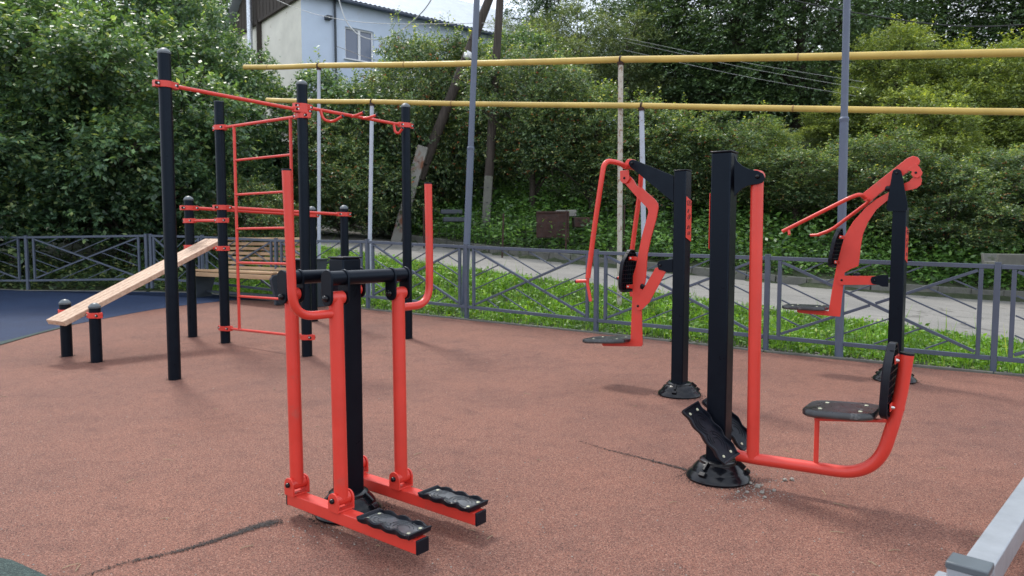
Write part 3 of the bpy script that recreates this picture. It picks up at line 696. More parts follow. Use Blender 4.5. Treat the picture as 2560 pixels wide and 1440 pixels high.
# ================================================================ WORKOUT STATION (left)
def station():
    px = dict(P1=(437, 948, 120), P2=(768, 890, 200), P3=(1020, 846, 258), P4=(564, 857, 247), L1=(482, 842, 490), L2=(168, 890, 748), L3=(242, 905, 757), L4=(785, 803, 516), L5=(868, 775, 513))
    Q = {k: Vector(gnd(x, y)) for k, (x, y, t) in px.items()}
    d = Q['L4'] - Q['L1']; p5 = Q['P4'] + d; p5.z = G(p5.y)
    k5 = ray(863, 700); sc = p5.y / k5[1]; p5.x = k5[0] * sc; Q['L5'] = p5
    root = thing('workout_station', 'street workout station of black posts with red bars, wall ladder and sloping wooden sit-up board', 'workout station', Q['P4'])
    r = .0515
    ZT = {}
    for k, q in Q.items():
        zt = zat(q, px[k][2]); ZT[k] = zt
        mb = MB(); mb.tube([(q.x, q.y, q.z), (q.x, q.y, zt - .035)], r, 28); po = obj('post', mb, 'black_paint', root)
        if k != 'P4':
            mb = MB(); mb.lathe([(r + .003, -.012), (r + .003, .004), (r * .9, .014), (r * .7, .026), (r * .35, .036), (.004, .038)], (q.x, q.y, zt - .037), 28); obj('post_cap', mb, 'cap_plastic', po)
        else:
            mb = MB(); mb.lathe([(r + .002, 0), (r + .002, .006)], (q.x, q.y, zt - .035), 28); obj('post_cap', mb, 'cap_plastic', po)
    def clamp(k, py, direc, dz=0.0):
        q = Q[k]; z = zat(q, py) + dz; d_ = Vector((direc.x, direc.y, 0)).normalized(); x = Vector((-d_.y, d_.x, 0))
        h = .026; ro = r + .011; mb = MB()
        def outline(rr, e):
            o = []
            for i in range(13):
                a = -math.pi / 2 + math.pi * i / 12; o.append((e + rr * .42 * math.cos(a), rr * math.sin(a) * .55)) 
            for i in range(17):
                a = math.pi * .28 + math.pi * 1.44 * i / 16; o.append((rr * math.cos(a), rr * math.sin(a)))
            return o
        o = outline(ro, .085); c = Vector((q.x, q.y, 0))
        mb.prism(o, lambda a, b: c + d_ * a + x * b + Vector((0, 0, z - h)), lambda a, b: c + d_ * a + x * b + Vector((0, 0, z + h)))
        # split ear opposite
        mb.box(c - d_ * (ro + .014) + Vector((0, 0, z)), (.036, .05, h * 2), (d_, x, (0, 0, 1)))
        cl = obj('clamp', mb, 'red_paint', root, bevel=.002)
        for off in (.068, -(ro + .010)):
            mb = MB()
            for sg in (-1, 1):
                yy = (ro * .55 if off > 0 else .025) + .0015
                pts = []
                for i in range(9):
                    a = -math.pi / 2 + math.pi * i / 8; pts.append((.016 + .013 * math.cos(a), .013 * math.sin(a)))
                for i in range(9):
                    a = math.pi / 2 + math.pi * i / 8; pts.append((-.012 + .013 * math.cos(a), .013 * math.sin(a)))
                mb.prism(pts, lambda a, b: c + d_ * (off + a) + x * sg * (yy - .003) + Vector((0, 0, z + b)), lambda a, b: c + d_ * (off + a) + x * sg * (yy + .001) + Vector((0, 0, z + b)))
            obj('clamp_slot', mb, 'dark_hole', cl, smooth=0)
            mb = MB(); yy = (ro * .55 if off > 0 else .025)
            for sg in (-1, 1): mb.lathe([(.009, 0), (.009, .006), (.004, .009)], c + d_ * (off + .004) + x * sg * yy + Vector((0, 0, z)), 12, x * sg)
            obj('clamp_bolt', mb, 'bolt_steel', cl)
        return c + d_ * .095 + Vector((0, 0, z))
    def bar(name, k1, y1, k2, y2, rr, mat='red_paint'):
        d1 = Q[k2] - Q[k1]
        a = clamp(k1, y1, d1); b = clamp(k2, y2, -d1)
        mb = MB(); mb.tube([a, b], rr, 18); return obj(name, mb, mat, root), a, b
    bar('pull_up_bar', 'P1', 212, 'P2', 276, .0165)
    o, a, b = bar('pull_up_bar', 'P2', 267, 'P3', 314, .0165)
    fr = Fr(Q['P2'], (Q['P3'] - Q['P2'])[:2]); fr.v = Vector((fr.u.y, -fr.u.x, 0))
    if fr.v.x < 0: fr.v = -fr.v
    for pts in ([(800, 272, 0), (808, 300, .02), (832, 305, .10), (857, 290, .22)], [(878, 292, 0), (893, 288, .06), (909, 281, .15)], [(905, 296, 0), (920, 295, .06), (941, 288, .15)], [(984, 309, 0), (988, 330, .02), (997, 334, .06), (1007, 320, .12)]):
        pp = [fr.W(x, y, t) for x, y, t in pts]
        mb = MB(); mb.tube(fillet(pp, .06, 6), .0145, 14); gp = obj('grip', mb, 'red_paint', o)
        d_ = (pp[-1] - pp[-2]).normalized(); mb = MB(); mb.tube([pp[-1] - d_ * .004, pp[-1] + d_ * .006], .0155, 14); obj('grip_plug', mb, 'black_plastic', gp)
    # wall ladder between P4 and P2
    lad = MB(); d1 = Q['P2'] - Q['P4']
    a = clamp('P4', 320, d1); b = clamp('P2', 290, -d1); c = clamp('P4', 820, d1); e = clamp('P2', 842, -d1)
    mb = MB(); mb.tube([a, b], .0155, 16); top = obj('wall_ladder', mb, 'red_paint', root)
    mb = MB(); mb.tube([c, e], .0145, 16); obj('rung', mb, 'red_paint', top)
    fl = Fr(Q['P4'], d1[:2])
    s1 = fl.pf(590, 500)[0]; s2 = fl.pf(730, 500)[0]; s1b = fl.pf(594, 800)[0]
    def zl(f, s): A, B = (a, b) if f else (c, e); sa = (A - fl.P).dot(fl.u); sb_ = (B - fl.P).dot(fl.u); return A.z + (B.z - A.z) * (s - sa) / (sb_ - sa)
    for s_ in (s1, s2):
        mb = MB(); mb.tube([fl.w(s_, 0, zl(0, s_)), fl.w(s_, 0, zl(1, s_))], .0155, 16); obj('upright', mb, 'red_paint', top)
    for i in range(1, 6):
        f = i / 6
        p = [fl.w(s_, 0, zl(0, s_) * f + zl(1, s_) * (1 - f)) for s_ in (s1, s2)]
        mb = MB(); mb.tube(p, .0125, 14); obj('rung', mb, 'red_paint', top)
    # parallel bars
    bar('parallel_bar', 'L1', 520, 'L4', 538, .019)
    bar('parallel_bar', 'P4', 519, 'L5', 536, .019)
    bar('cross_bar', 'L1', 552, 'P4', 551, .0165)
    o, ua, ub = bar('cross_bar', 'L1', 618, 'P4', 621, .015)
    o, la, lb = bar('cross_bar', 'L2', 780, 'L3', 788, .015)
    # sit-up board
    um = (ua + ub) / 2; lm = (la + lb) / 2; um.z += .03; lm.z += .03
    ax = (um - lm).normalized(); ay = Vector((Q['L3'].x - Q['L2'].x, Q['L3'].y - Q['L2'].y, 0)).normalized(); an_ = ax.cross(ay); an_ = an_ if an_.z > 0 else -an_
    A = lm - ax * .24 ; B = um + ax * .12
    wd = .33; rt = None
    for i in range(4):
        off = (-1.5 + i) * wd / 4
        mb = MB(); mb.box((A + B) / 2 + ay * off, ((B - A).length, wd / 4 - .006, .05), (ax, ay, an_))
        if rt is None: rt = obj('sit_up_board', mb, 'plank_wood', root, bevel=.004)
        else: obj('plank', mb, 'plank_side' if False else 'plank_wood', rt, bevel=.004)
    mb = MB()
    for c_ in (lm, um): mb.box(c_ - an_ * .03 , (.05, wd * .98, .008), (ax, ay, an_))
    obj('board_bracket', mb, 'red_paint', rt)
    return Q
Q = station()

# ================================================================ FENCES
D0 = np.array([4.31, 6.37]); dq = np.array([-.825, .565]); nr = np.array([.565, .825])
def QR(q, r): p = D0 + dq * q + nr * r; return p
def toqr(x, y): d = np.array([x, y]) - D0; return d @ dq, d @ nr
def fence_post(root, p, z0, z1):
    mb = MB(); mb.box((p.x, p.y, (z0 + z1) / 2), (.05, .05, z1 - z0), FAX)
    o = obj('post', mb, 'fence_paint', root, bevel=.004)
    mb = MB(); mb.box((p.x, p.y, z1 + .003), (.054, .054, .006), FAX); obj('post_cap', mb, 'fence_paint', o, bevel=.002)
FAX = ((1, 0, 0), (0, 1, 0), (0, 0, 1))
def panel(root, a, za0, za1, b, zb0, zb1, typ):
    """a left end, b right end (xy); bottom/top heights at both ends"""
    d = (b - a); L = d.length; d.normalize(); nn = Vector((-d.y, d.x, 0))
    def W(f, h):      # f along 0..1, h height 0..1
        p = a + d * (L * f); z0 = za0 + (zb0 - za0) * f; z1 = za1 + (zb1 - za1) * f
        return Vector((p.x, p.y, z0 + (z1 - z0) * h))
    e = .027 / L
    mb = MB()
    mb.bar(W(e, .965), W(1 - e, .965), .04, .04); mb.bar(W(e, .13), W(1 - e, .13), .04, .04)
    l, r_ = .062, .938
    for f in (l, r_): mb.bar(W(f, .151), W(f, .944), .036, .036, nn)
    o = obj('panel', mb, 'fence_paint', root, bevel=.003)
    lo, hi = .175, .925; x0, x1 = l + .012, r_ - .012
    D1 = lambda f: hi + (lo - hi) * (f - x0) / (x1 - x0)      # falls left to right
    D2 = lambda f: lo + (hi - lo) * (f - x0) / (x1 - x0)
    mb = MB(); mb.bar(W(x0, hi), W(x1, lo), .028, .032, nn)
    mid = .5
    mb.bar(W(x0, lo), W(mid - .012, D2(mid - .012)), .028, .030, nn); mb.bar(W(mid + .012, D2(mid + .012)), W(x1, hi), .028, .030, nn)
    obj('diagonal', mb, 'fence_paint', o, bevel=.003)
    mb = MB(); m = (hi - lo) / (x1 - x0)
    def thin(f1, h1, f2, h2): mb.bar(W(f1, h1), W(f2, h2), .014, .016, nn)
    for k in (1, 2, 3):
        s = k * .115
        if typ == 1:   # left and right triangles parallel to D2, top and bottom parallel to D1
            h = hi - m * 2 * s * .88
            f2 = x0 + (hi - h) / (2 * m); thin(x0, h, f2, h + m * (f2 - x0))
            h = lo + m * 2 * s * .88; f2 = x1 - (h - lo) / (2 * m); thin(f2, h - m * (x1 - f2), x1, h)
            f = x0 + 2 * s * .95; t = (hi - D2(f)) / (2 * m); thin(f, hi + .015, f + t, hi - m * t)
            f = x1 - 2 * s * .95; t = (D2(f) - lo) / (2 * m); thin(f, lo - .015, f - t, lo + m * t)
        else:
            h = lo + m * 2 * s * .88; f2 = x0 + (h - lo) / (2 * m); thin(x0, h, f2, h - m * (f2 - x0))
            h = hi - m * 2 * s * .88; f2 = x1 - (hi - h) / (2 * m); thin(f2, h + m * (x1 - f2), x1, h)
            f = x1 - 2 * s * .95; t = (hi - D1(f)) / (2 * m); thin(f, hi + .015, f - t, hi - m * t)
            f = x0 + 2 * s * .95; t = (D1(f) - lo) / (2 * m); thin(f, lo - .015, f + t, lo + m * t)
    obj('thin_bar', mb, 'fence_paint', o, bevel=.002)
def fence_line(name, label, pts, types):
    """pts: (px, base row, top row) or (x, y, z0, z1) from left to right"""
    W = []
    for p in pts:
        if len(p) == 3: g_ = gnd(p[0], p[1]); W.append((Vector((g_[0], g_[1], 0)), g_[2], zat(g_, p[2])))
        else: W.append((Vector((p[0], p[1], 0)), p[2], p[3]))
    return W
def depthpt(px, yy):   # point along the column px at distance yy
    r = ray(px, 600); return Vector((r[0] * yy / r[1], yy, 0))
FP = []
for (px_, yy, ytop, ybot) in ((-560, 15.8, 587, 720), (-235, 14.6, 588, 719), (65, 13.5, 589, 718), (365, 13.3, 585, 714), (505, 13.1, 588, 722), (690, 11.9, 596, 746), (918, 10.85, 599, 762), (1166, 9.75, 611, 790), (1492, 8.64, 625, 827), (1921, 7.43, 637, 872), (2498, 6.37, 657, 931)):
    p = depthpt(px_, yy); FP.append((p, zat((0, yy), ybot), zat((0, yy), ytop)))
dx = FP[-1][0] - FP[-2][0]; FP.append((FP[-1][0] + dx, FP[-1][1] - .03, FP[-1][2] - .03)); FP.append((FP[-1][0] + dx, FP[-1][1] - .03, FP[-1][2] - .03))
def make_fence(idx, name, label, types):
    global FAX
    p0 = FP[idx[len(idx) // 2]]
    root = thing(name, label, 'fence', (p0[0].x, p0[0].y, p0[1]))
    for i in idx:
        j = i if i < len(FP) - 1 else i - 1
        d = (FP[j + 1][0] - FP[j][0]).normalized(); FAX = (tuple(d), (-d.y, d.x, 0), (0, 0, 1))
        fence_post(root, FP[i][0], FP[i][1] - .05, FP[i][2])
    for k in range(len(idx) - 1):
        a, b = FP[idx[k]], FP[idx[k + 1]]; panel(root, a[0], a[1], a[2], b[0], b[1], b[2], types[k])
make_fence([0, 1, 2, 3], 'metal_fence', 'low grey blue metal fence under the dark trees behind the blue surface', [2, 2, 2])
def shift4(): pass
# second run starts a hand's width from the first run's last post
FP.insert(4, (FP[3][0] + Vector((.09, -.01, 0)), FP[3][1], FP[3][2]))
make_fence([4, 5, 6, 7, 8, 9, 10, 11, 12], 'metal_fence', 'long low grey blue metal fence with crossed bars between red ground and the road', [2, 2, 2, 2, 1, 2, 2, 2])

# ================================================================ GROUND
NEAR = [(-14, 2.0), (-8, 1.9), (-3, 1.9), (0, 1.91), (2.4, 1.91), (5.2, 1.91), (8.6, 1.91), (12, 2.3), (15, 3.0), (19, 4.0), (24, 5.5), (32, 9)]
FAR = [(-14, 10), (-8, 10), (-3, 9.6), (-.3, 8.6), (2.1, 6.7), (3.7, 6.05), (7.1, 5.5), (9.7, 5.3), (13, 6.2), (17.8, 8.3), (24, 11), (32, 15)]
def ipl(T, q):
    return float(np.interp(q, [t[0] for t in T], [t[1] for t in T]))
def zr(q): return .057 + .0826 * q if q > -3 else -.19 + .04 * (q + 3)
def sm(t): t = max(0, min(1, t)); return t * t * (3 - 2 * t)
def T(x, y):
    q, r = toqr(x, y); rn = ipl(NEAR, q); rf = ipl(FAR, q); g_ = G(y) - .035
    if r <= 0:
        if y > 13.6 and x < -5.6: return g_ + .03 + .12 * sm((y - 13.6) / 2) + .1 * max(0, y - 15)
        return g_
    zz = zr(q) - .02
    if r < rn: 
        t = sm(r / rn); return g_ + .02 + (zz - g_ - .02) * t
    if r < rf: return zz
    e = r - rf
    h = .10 + .36 * e
    if e > 12: h = .10 + .36 * 12 + .12 * (e - 12)
    return zz + h
xs = np.unique(np.concatenate([np.linspace(-90, -14, 20), np.arange(-14, 14, .3), np.linspace(14, 90, 20)]))
ys = np.unique(np.concatenate([np.linspace(-20, 1, 8), np.arange(1, 26, .3), np.linspace(26, 120, 28)]))
mb = MB(); nx, ny = len(xs), len(ys)
vs = []
rng = np.random.default_rng(3)
for y in ys:
    for x in xs:
        q, r = toqr(x, y); z_ = T(x, y)
        if r > ipl(FAR, q) + .5: z_ += rng.uniform(-.05, .05)
        vs.append((x, y, z_))
mb.add(vs, [(j * nx + i, j * nx + i + 1, (j + 1) * nx + i + 1, (j + 1) * nx + i) for j in range(ny - 1) for i in range(nx - 1)])
struct('terrain', mb, 'soil')
# rubber surface: two planar pieces meeting at y = 6.5
fl = [(FP[i][0].x, FP[i][0].y) for i in range(len(FP))]
edge = []
for i, (x, y) in enumerate(fl): edge.append((x - (.0 if y > 12.9 else .045), y - .075))
mb = MB()
hi = [(x, y, G(y)) for x, y in edge if y > 6.5]
# crossing of the fence line with y = 6.5
for i in range(len(edge) - 1):
    (x1, y1), (x2, y2) = edge[i], edge[i + 1]
    if y1 > 6.5 >= y2: xc = x1 + (x2 - x1) * (y1 - 6.5) / (y1 - y2)
poly = [(-16, 6.5, 0), (xc, 6.5, 0)] + list(reversed(hi)) + [(-16, hi[0][1], G(hi[0][1]))]
mb.add(poly, [tuple(range(len(poly)))])
lo = [(-16, 6.5, 0), (-16, -6, 0), (14, -6, 0)] + [(x, y, 0) for x, y in reversed(edge) if y < 6.5] + [(xc, 6.5, 0)]
if lo[3][1] < -6 or True: pass
mb.add(lo, [tuple(range(len(lo)))])
struct('rubber_ground', mb, 'red_rubber', smooth=0)
def sheet(name, pix, mat, dz, extra=None, plane=gnd):
    pts = [Vector(plane(x, y)) for x, y in pix]
    if extra: pts = extra(pts)
    mb = MB(); mb.add([(p.x, p.y, G(p.y) + dz) for p in pts], [tuple(range(len(pts)))]); return struct(name, mb, mat, smooth=0)
# blue surface
bp = [Vector((-16, 6.0, 0)), Vector((-8.0, 6.9, 0))]
curve = smoothpath([Vector(gnd(x, y)) for x, y in ((-160, 890), (0, 856), (120, 826), (240, 801), (400, 772), (550, 754), (660, 744), (700, 738))], 6)
fpts = [Vector((x, y, 0)) for x, y in edge if y > 12.2]
pts = [Vector((-16, gnd(-160, 890)[1] - .3, 0))] + curve + [Vector((fl[6][0] - .1, fl[6][1] - .12, 0))] + [Vector((fl[5][0], fl[5][1] - .1, 0)), Vector((fl[4][0], fl[4][1] - .1, 0)), Vector((fl[3][0], fl[3][1] - .1, 0)), Vector((fl[2][0], fl[2][1] - .1, 0)), Vector((fl[1][0], fl[1][1] - .1, 0)), Vector((-16, fl[0][1] - .2, 0))]
def planar_sheet(name, pts, mat, dz):
    import bmesh
    mb = MB(); mb.add([(p.x, p.y, G(p.y) + dz) for p in pts], [tuple(range(len(pts)))]); return struct(name, mb, mat, smooth=0)
planar_sheet('blue_rubber_ground', pts, 'blue_rubber', .004)
band = [p + Vector((0.0, 0, 0)) for p in curve[:16]]
inner = [p + Vector((.04 + .16 * (1 - i / 15), -.12 - .30 * (1 - i / 15), 0)) for i, p in enumerate(curve[:16])]
planar_sheet('green_rubber_ground', inner + list(reversed([p + Vector((0, .12, 0)) for p in band])), 'green_rubber', .008)
sheet('green_rubber_corner', [(-60, 1385), (30, 1402), (118, 1442), (150, 1475), (-60, 1475)], 'green_rubber', .004)
# dark seams: thin irregular strips
def seam(name, pix, w, seed, label):
    c = smoothpath([Vector(gnd(x, y)) for x, y in pix], 14); m = len(c); vs = []; ed = []
    for i, p in enumerate(c):
        d = (c[min(i + 1, m - 1)] - c[max(i - 1, 0)]).normalized(); n = Vector((-d.y, d.x, 0)); f = i / (m - 1)
        k = w * (.25 + .95 * f ** 1.4); pk = .22 + .85 * min(1, f * 1.2) * (1 if f < .9 else (1 - f) / .10)
        for a, e in ((-1, 0), (-.5, .5), (0, 1), (.5, .5), (1, 0)): q = p + n * k * a; vs.append((q.x, q.y, .004)); ed.append(e * (.45 + .55 * pk))
    mb = MB(); mb.add(vs, [(i * 5 + a, i * 5 + a + 1, i * 5 + a + 6, i * 5 + a + 5) for i in range(m - 1) for a in range(4)])
    o = struct(name, mb, 'smear', smooth=0); at_ = o.data.attributes.new('edge', 'FLOAT', 'POINT'); at_.data.foreach_set('value', ed); return o
seam('ground_seam', [(205, 1442), (330, 1405), (450, 1378), (560, 1345), (640, 1318), (706, 1302)], .062, 1, '')
seam('ground_seam', [(1445, 1103), (1530, 1128), (1620, 1150), (1725, 1178), (1760, 1186)], .030, 2, '')
def crumbs(pix, spread, n, seed):
    rnd = random.Random(seed); c = smoothpath([Vector(gnd(x, y)) for x, y in pix], 30); mb = MB()
    for i in range(n):
        f = rnd.random() ** .7; j = int(f * (len(c) - 2)); p = c[j].lerp(c[j + 1], rnd.random()); k = spread * (.35 + .65 * f)
        r_ = rnd.uniform(.0012, .0035); mb.ico((p.x + rnd.gauss(0, k * .6), p.y + rnd.gauss(0, k), r_ * .3 + .003), r_, .6)
    single('loose_crumb', mb, 'seam_rubber', 'dark loose rubber crumbs lying along the worn seam ' + ('left of the air walker' if seed == 1 else 'by the leg press foot'), 'crumbs', (0, 0, 0), kind='stuff')
crumbs([(205, 1442), (330, 1405), (450, 1378), (560, 1345), (640, 1318), (705, 1303)], .022, 420, 1)
def ring_crumbs():
    rnd = random.Random(9); mb = MB()
    for P, r0 in ((gndp(-.715, 3.08), .15), (onz(1795, 1194), .16), (onz(1698, 987), .165), (gnd(2236, 951), .17)):
        for i in range(260):
            a = rnd.uniform(0, 6.283); k = r0 + abs(rnd.gauss(0, .022)); r_ = rnd.uniform(.0012, .0035); mb.ico((P[0] + k * math.cos(a), P[1] + k * math.sin(a), G(P[1]) + r_ * .3), r_, .6)
    for k_, q_ in Q.items():
        for i in range(70):
            a = rnd.uniform(0, 6.283); k = .052 + abs(rnd.gauss(0, .02)); r_ = rnd.uniform(.0015, .004); mb.ico((q_.x + k * math.cos(a), q_.y + k * math.sin(a), q_.z + r_ * .3), r_, .6)
    single('foot_crumb', mb, 'seam_rubber', 'dark rubber crumbs gathered around the feet of the machines and posts', 'crumbs', (0, 0, 0), kind='stuff')
ring_crumbs()
crumbs([(1445, 1103), (1530, 1128), (1620, 1150), (1725, 1178)], .016, 200, 2)
# concrete edging between rubber and verge
mb = MB(); E = [(FP[i][0], FP[i][1]) for i in range(3, len(FP))]
for i in range(len(edge) - 1):
    (x1, y1), (x2, y2) = edge[i], edge[i + 1]
    n_ = max(1, int(math.hypot(x2 - x1, y2 - y1) / 1.0))
    for k in range(n_):
        a = Vector((x1 + (x2 - x1) * k / n_, y1 + (y2 - y1) * k / n_, 0)); b = Vector((x1 + (x2 - x1) * (k + 1) / n_, y1 + (y2 - y1) * (k + 1) / n_, 0))
        if (b - a).length < .15: continue
        dd = (b - a).normalized() * .004
        a.z = G(a.y) - .02; b.z = G(b.y) - .02; mb.bar(a + dd, b - dd, .05, .075)
struct('kerb_edging', mb, 'kerb_stone', bevel=.004)
# road and its kerb
mb = MB(); rows = []; qs = np.arange(-14, 32.1, .5)
for q in qs:
    rn, rf = ipl(NEAR, q), ipl(FAR, q); row = []
    for k in range(9):
        rr = rn + (rf - rn) * k / 8; p = QR(q, rr); row.append((p[0], p[1], zr(q) + .012 * math.sin(k * 1.3 + q)))
    rows.append(row)
mb.add([v_ for row in rows for v_ in row], [(i * 9 + k, i * 9 + k + 1, (i + 1) * 9 + k + 1, (i + 1) * 9 + k) for i in range(len(qs) - 1) for k in range(8)])
# broken near edge thickness
for i in range(len(qs) - 1):
    a, b = rows[i][0], rows[i + 1][0]; mb.add([a, b, (b[0], b[1], b[2] - .12), (a[0], a[1], a[2] - .12)], [(0, 1, 2, 3)])
struct('road', mb, 'asphalt')
mb = MB()
for i in range(len(qs) - 1):
    q0, q1 = qs[i], qs[i + 1]; q1 -= .012
    a = QR(q0, ipl(FAR, q0) + .06); b = QR(q1, ipl(FAR, q1) + .06)
    j = random.uniform(-.015, .015)
    mb.bar((a[0], a[1], zr(q0) + .05 + j), (b[0], b[1], zr(q1) + .05 + j), .14, .24)
struct('road_kerb', mb, 'kerb_stone', bevel=.012)

# ================================================================ foliage generators (numpy)
def leaves_mesh(name, P, Dn, S, mat, seed, wid=.5, fold=.18, tone=None):
    """P leaf bases (n,3); Dn leaf directions (n,3); S lengths; each leaf a folded 4-corner blade"""
    rg = np.random.default_rng(seed); n = len(P)
    Dn = Dn / np.linalg.norm(Dn, axis=1, keepdims=True)
    up = rg.normal(size=(n, 3)) * .55 + np.array([0, -.15, 1.0])
    side = np.cross(Dn, up); side /= np.linalg.norm(side, axis=1, keepdims=True) + 1e-9
    nm = np.cross(side, Dn)
    S = S[:, None]
    v = np.empty((n, 4, 3), dtype=np.float32)
    v[:, 0] = P; v[:, 1] = P + Dn * S * .48 + side * S * wid * .5 - nm * S * fold * .3
    v[:, 2] = P + Dn * S - nm * S * fold; v[:, 3] = P + Dn * S * .48 - side * S * wid * .5 - nm * S * fold * .3
    me = bpy.data.meshes.new(name); me.vertices.add(n * 4); me.vertices.foreach_set('co', v.reshape(-1))
    me.loops.add(n * 4); me.loops.foreach_set('vertex_index', np.arange(n * 4, dtype=np.int32))
    me.polygons.add(n); me.polygons.foreach_set('loop_start', np.arange(0, n * 4, 4, dtype=np.int32)); me.polygons.foreach_set('loop_total', np.full(n, 4, dtype=np.int32))
    me.materials.append(MATS[mat]); me.update(calc_edges=True)
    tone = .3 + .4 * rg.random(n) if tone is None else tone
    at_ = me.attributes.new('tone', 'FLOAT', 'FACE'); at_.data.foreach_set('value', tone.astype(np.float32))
    return me
def crown_pts(seed, lobes, twigs, per, tl, droop=.1, shell=.55, upb=.35):
    """lobes: (cx,cy,cz, rx,ry,rz); returns leaf base points and directions on outward twigs"""
    rg = np.random.default_rng(seed); L = np.array(lobes); vol = L[:, 3] * L[:, 4] * L[:, 5]; w = vol ** .75; w = w / w.sum()
    idx = rg.choice(len(L), size=twigs, p=w)
    d = rg.normal(size=(twigs, 3)); d /= np.linalg.norm(d, axis=1, keepdims=True)
    d[:, 2] = np.where(d[:, 2] < -.55, -d[:, 2], d[:, 2])
    rad = shell + (1.06 - shell) * rg.random(twigs) ** .6
    base = L[idx, :3] + d * L[idx, 3:6] * rad[:, None]
    td = d + rg.normal(size=(twigs, 3)) * .55 + np.array([0, 0, upb]); td /= np.linalg.norm(td, axis=1, keepdims=True)
    ln = tl * (.5 + rg.random(twigs))
    t = (np.arange(per) + .5) / per
    pts = base[:, None, :] + td[:, None, :] * (ln[:, None] * t[None, :])[:, :, None]
    pts[:, :, 2] -= droop * (ln[:, None] * t[None, :] ** 2)
    pd = rg.normal(size=(twigs, per, 3)); pd -= (pd * td[:, None, :]).sum(2, keepdims=True) * td[:, None, :]
    pd /= np.linalg.norm(pd, axis=2, keepdims=True) + 1e-9
    ld = pd * .85 + td[:, None, :] * .65 + np.array([0, 0, -.25])
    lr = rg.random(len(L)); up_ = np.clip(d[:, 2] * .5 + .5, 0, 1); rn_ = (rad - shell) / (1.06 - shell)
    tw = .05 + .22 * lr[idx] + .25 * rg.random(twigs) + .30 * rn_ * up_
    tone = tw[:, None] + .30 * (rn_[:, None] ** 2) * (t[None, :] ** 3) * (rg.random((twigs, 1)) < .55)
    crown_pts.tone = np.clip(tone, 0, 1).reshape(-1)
    return pts.reshape(-1, 3), ld.reshape(-1, 3), base, td, ln
def mk_lobes(seed, rx, ry, h0, h1, n, sz, conical=0.0):
    rg = random.Random(seed); out = []
    for i in range(n):
        f = (i + .5) / n; z = h0 + (h1 - h0) * f
        k = math.sin(math.pi * (.12 + .80 * f)) ** .6 * (1 - conical * f); a = i * 2.399 + rg.uniform(-.5, .5); q = rg.uniform(.35, .95) * k
        s_ = sz * rg.uniform(.7, 1.25) * (1 - .35 * f)
        out.append((rx * q * math.cos(a), ry * q * math.sin(a), z, s_ * rg.uniform(.9, 1.3), s_ * rg.uniform(.9, 1.2), s_ * rg.uniform(.65, .95)))
    return out
def limbs_mesh(name, lobes, h, r0, seed, mat='bark', lean=(0, 0)):
    rg = random.Random(seed); mb = MB(); top = Vector((lean[0], lean[1], h))
    tr = smoothpath([Vector((0, 0, -.2)), Vector((lean[0] * .3 + rg.uniform(-.08, .08), lean[1] * .3, h * .35)), Vector((lean[0] * .7 + rg.uniform(-.12, .12), lean[1] * .7, h * .7)), top], 5)
    n = len(tr); mb.tube(tr, [r0 * (1 - .75 * i / (n - 1)) * (1.25 if i == 0 else 1) for i in range(n)], 10)
    for lb in lobes:
        c = Vector(lb[:3]); f = max(.15, min(.95, (c.z - rg.uniform(.5, 1.3)) / h)); b = tr[int(f * (n - 1))]
        m_ = (b + c) / 2 + Vector((rg.uniform(-.15, .15), rg.uniform(-.15, .15), rg.uniform(-.05, .25)))
        rr = r0 * (1 - .7 * f) * .5; mb.tube(smoothpath([b, m_, c], 4), [rr * (1 - .7 * i / 8) for i in range(9)], 7)
        for k in range(4):
            e = c + Vector((rg.gauss(0, lb[3] * .6), rg.gauss(0, lb[4] * .6), rg.gauss(.1, lb[5] * .6))); mb.tube([m_ * .3 + c * .7, (c + e) / 2 + Vector((0, 0, .06)), e], [rr * .3, rr * .22, .004], 5)
    me = bpy.data.meshes.new(name); me.from_pydata(mb.v, [], mb.f); me.materials.append(MATS[mat]); me.shade_smooth(); return me
KINDS = {}
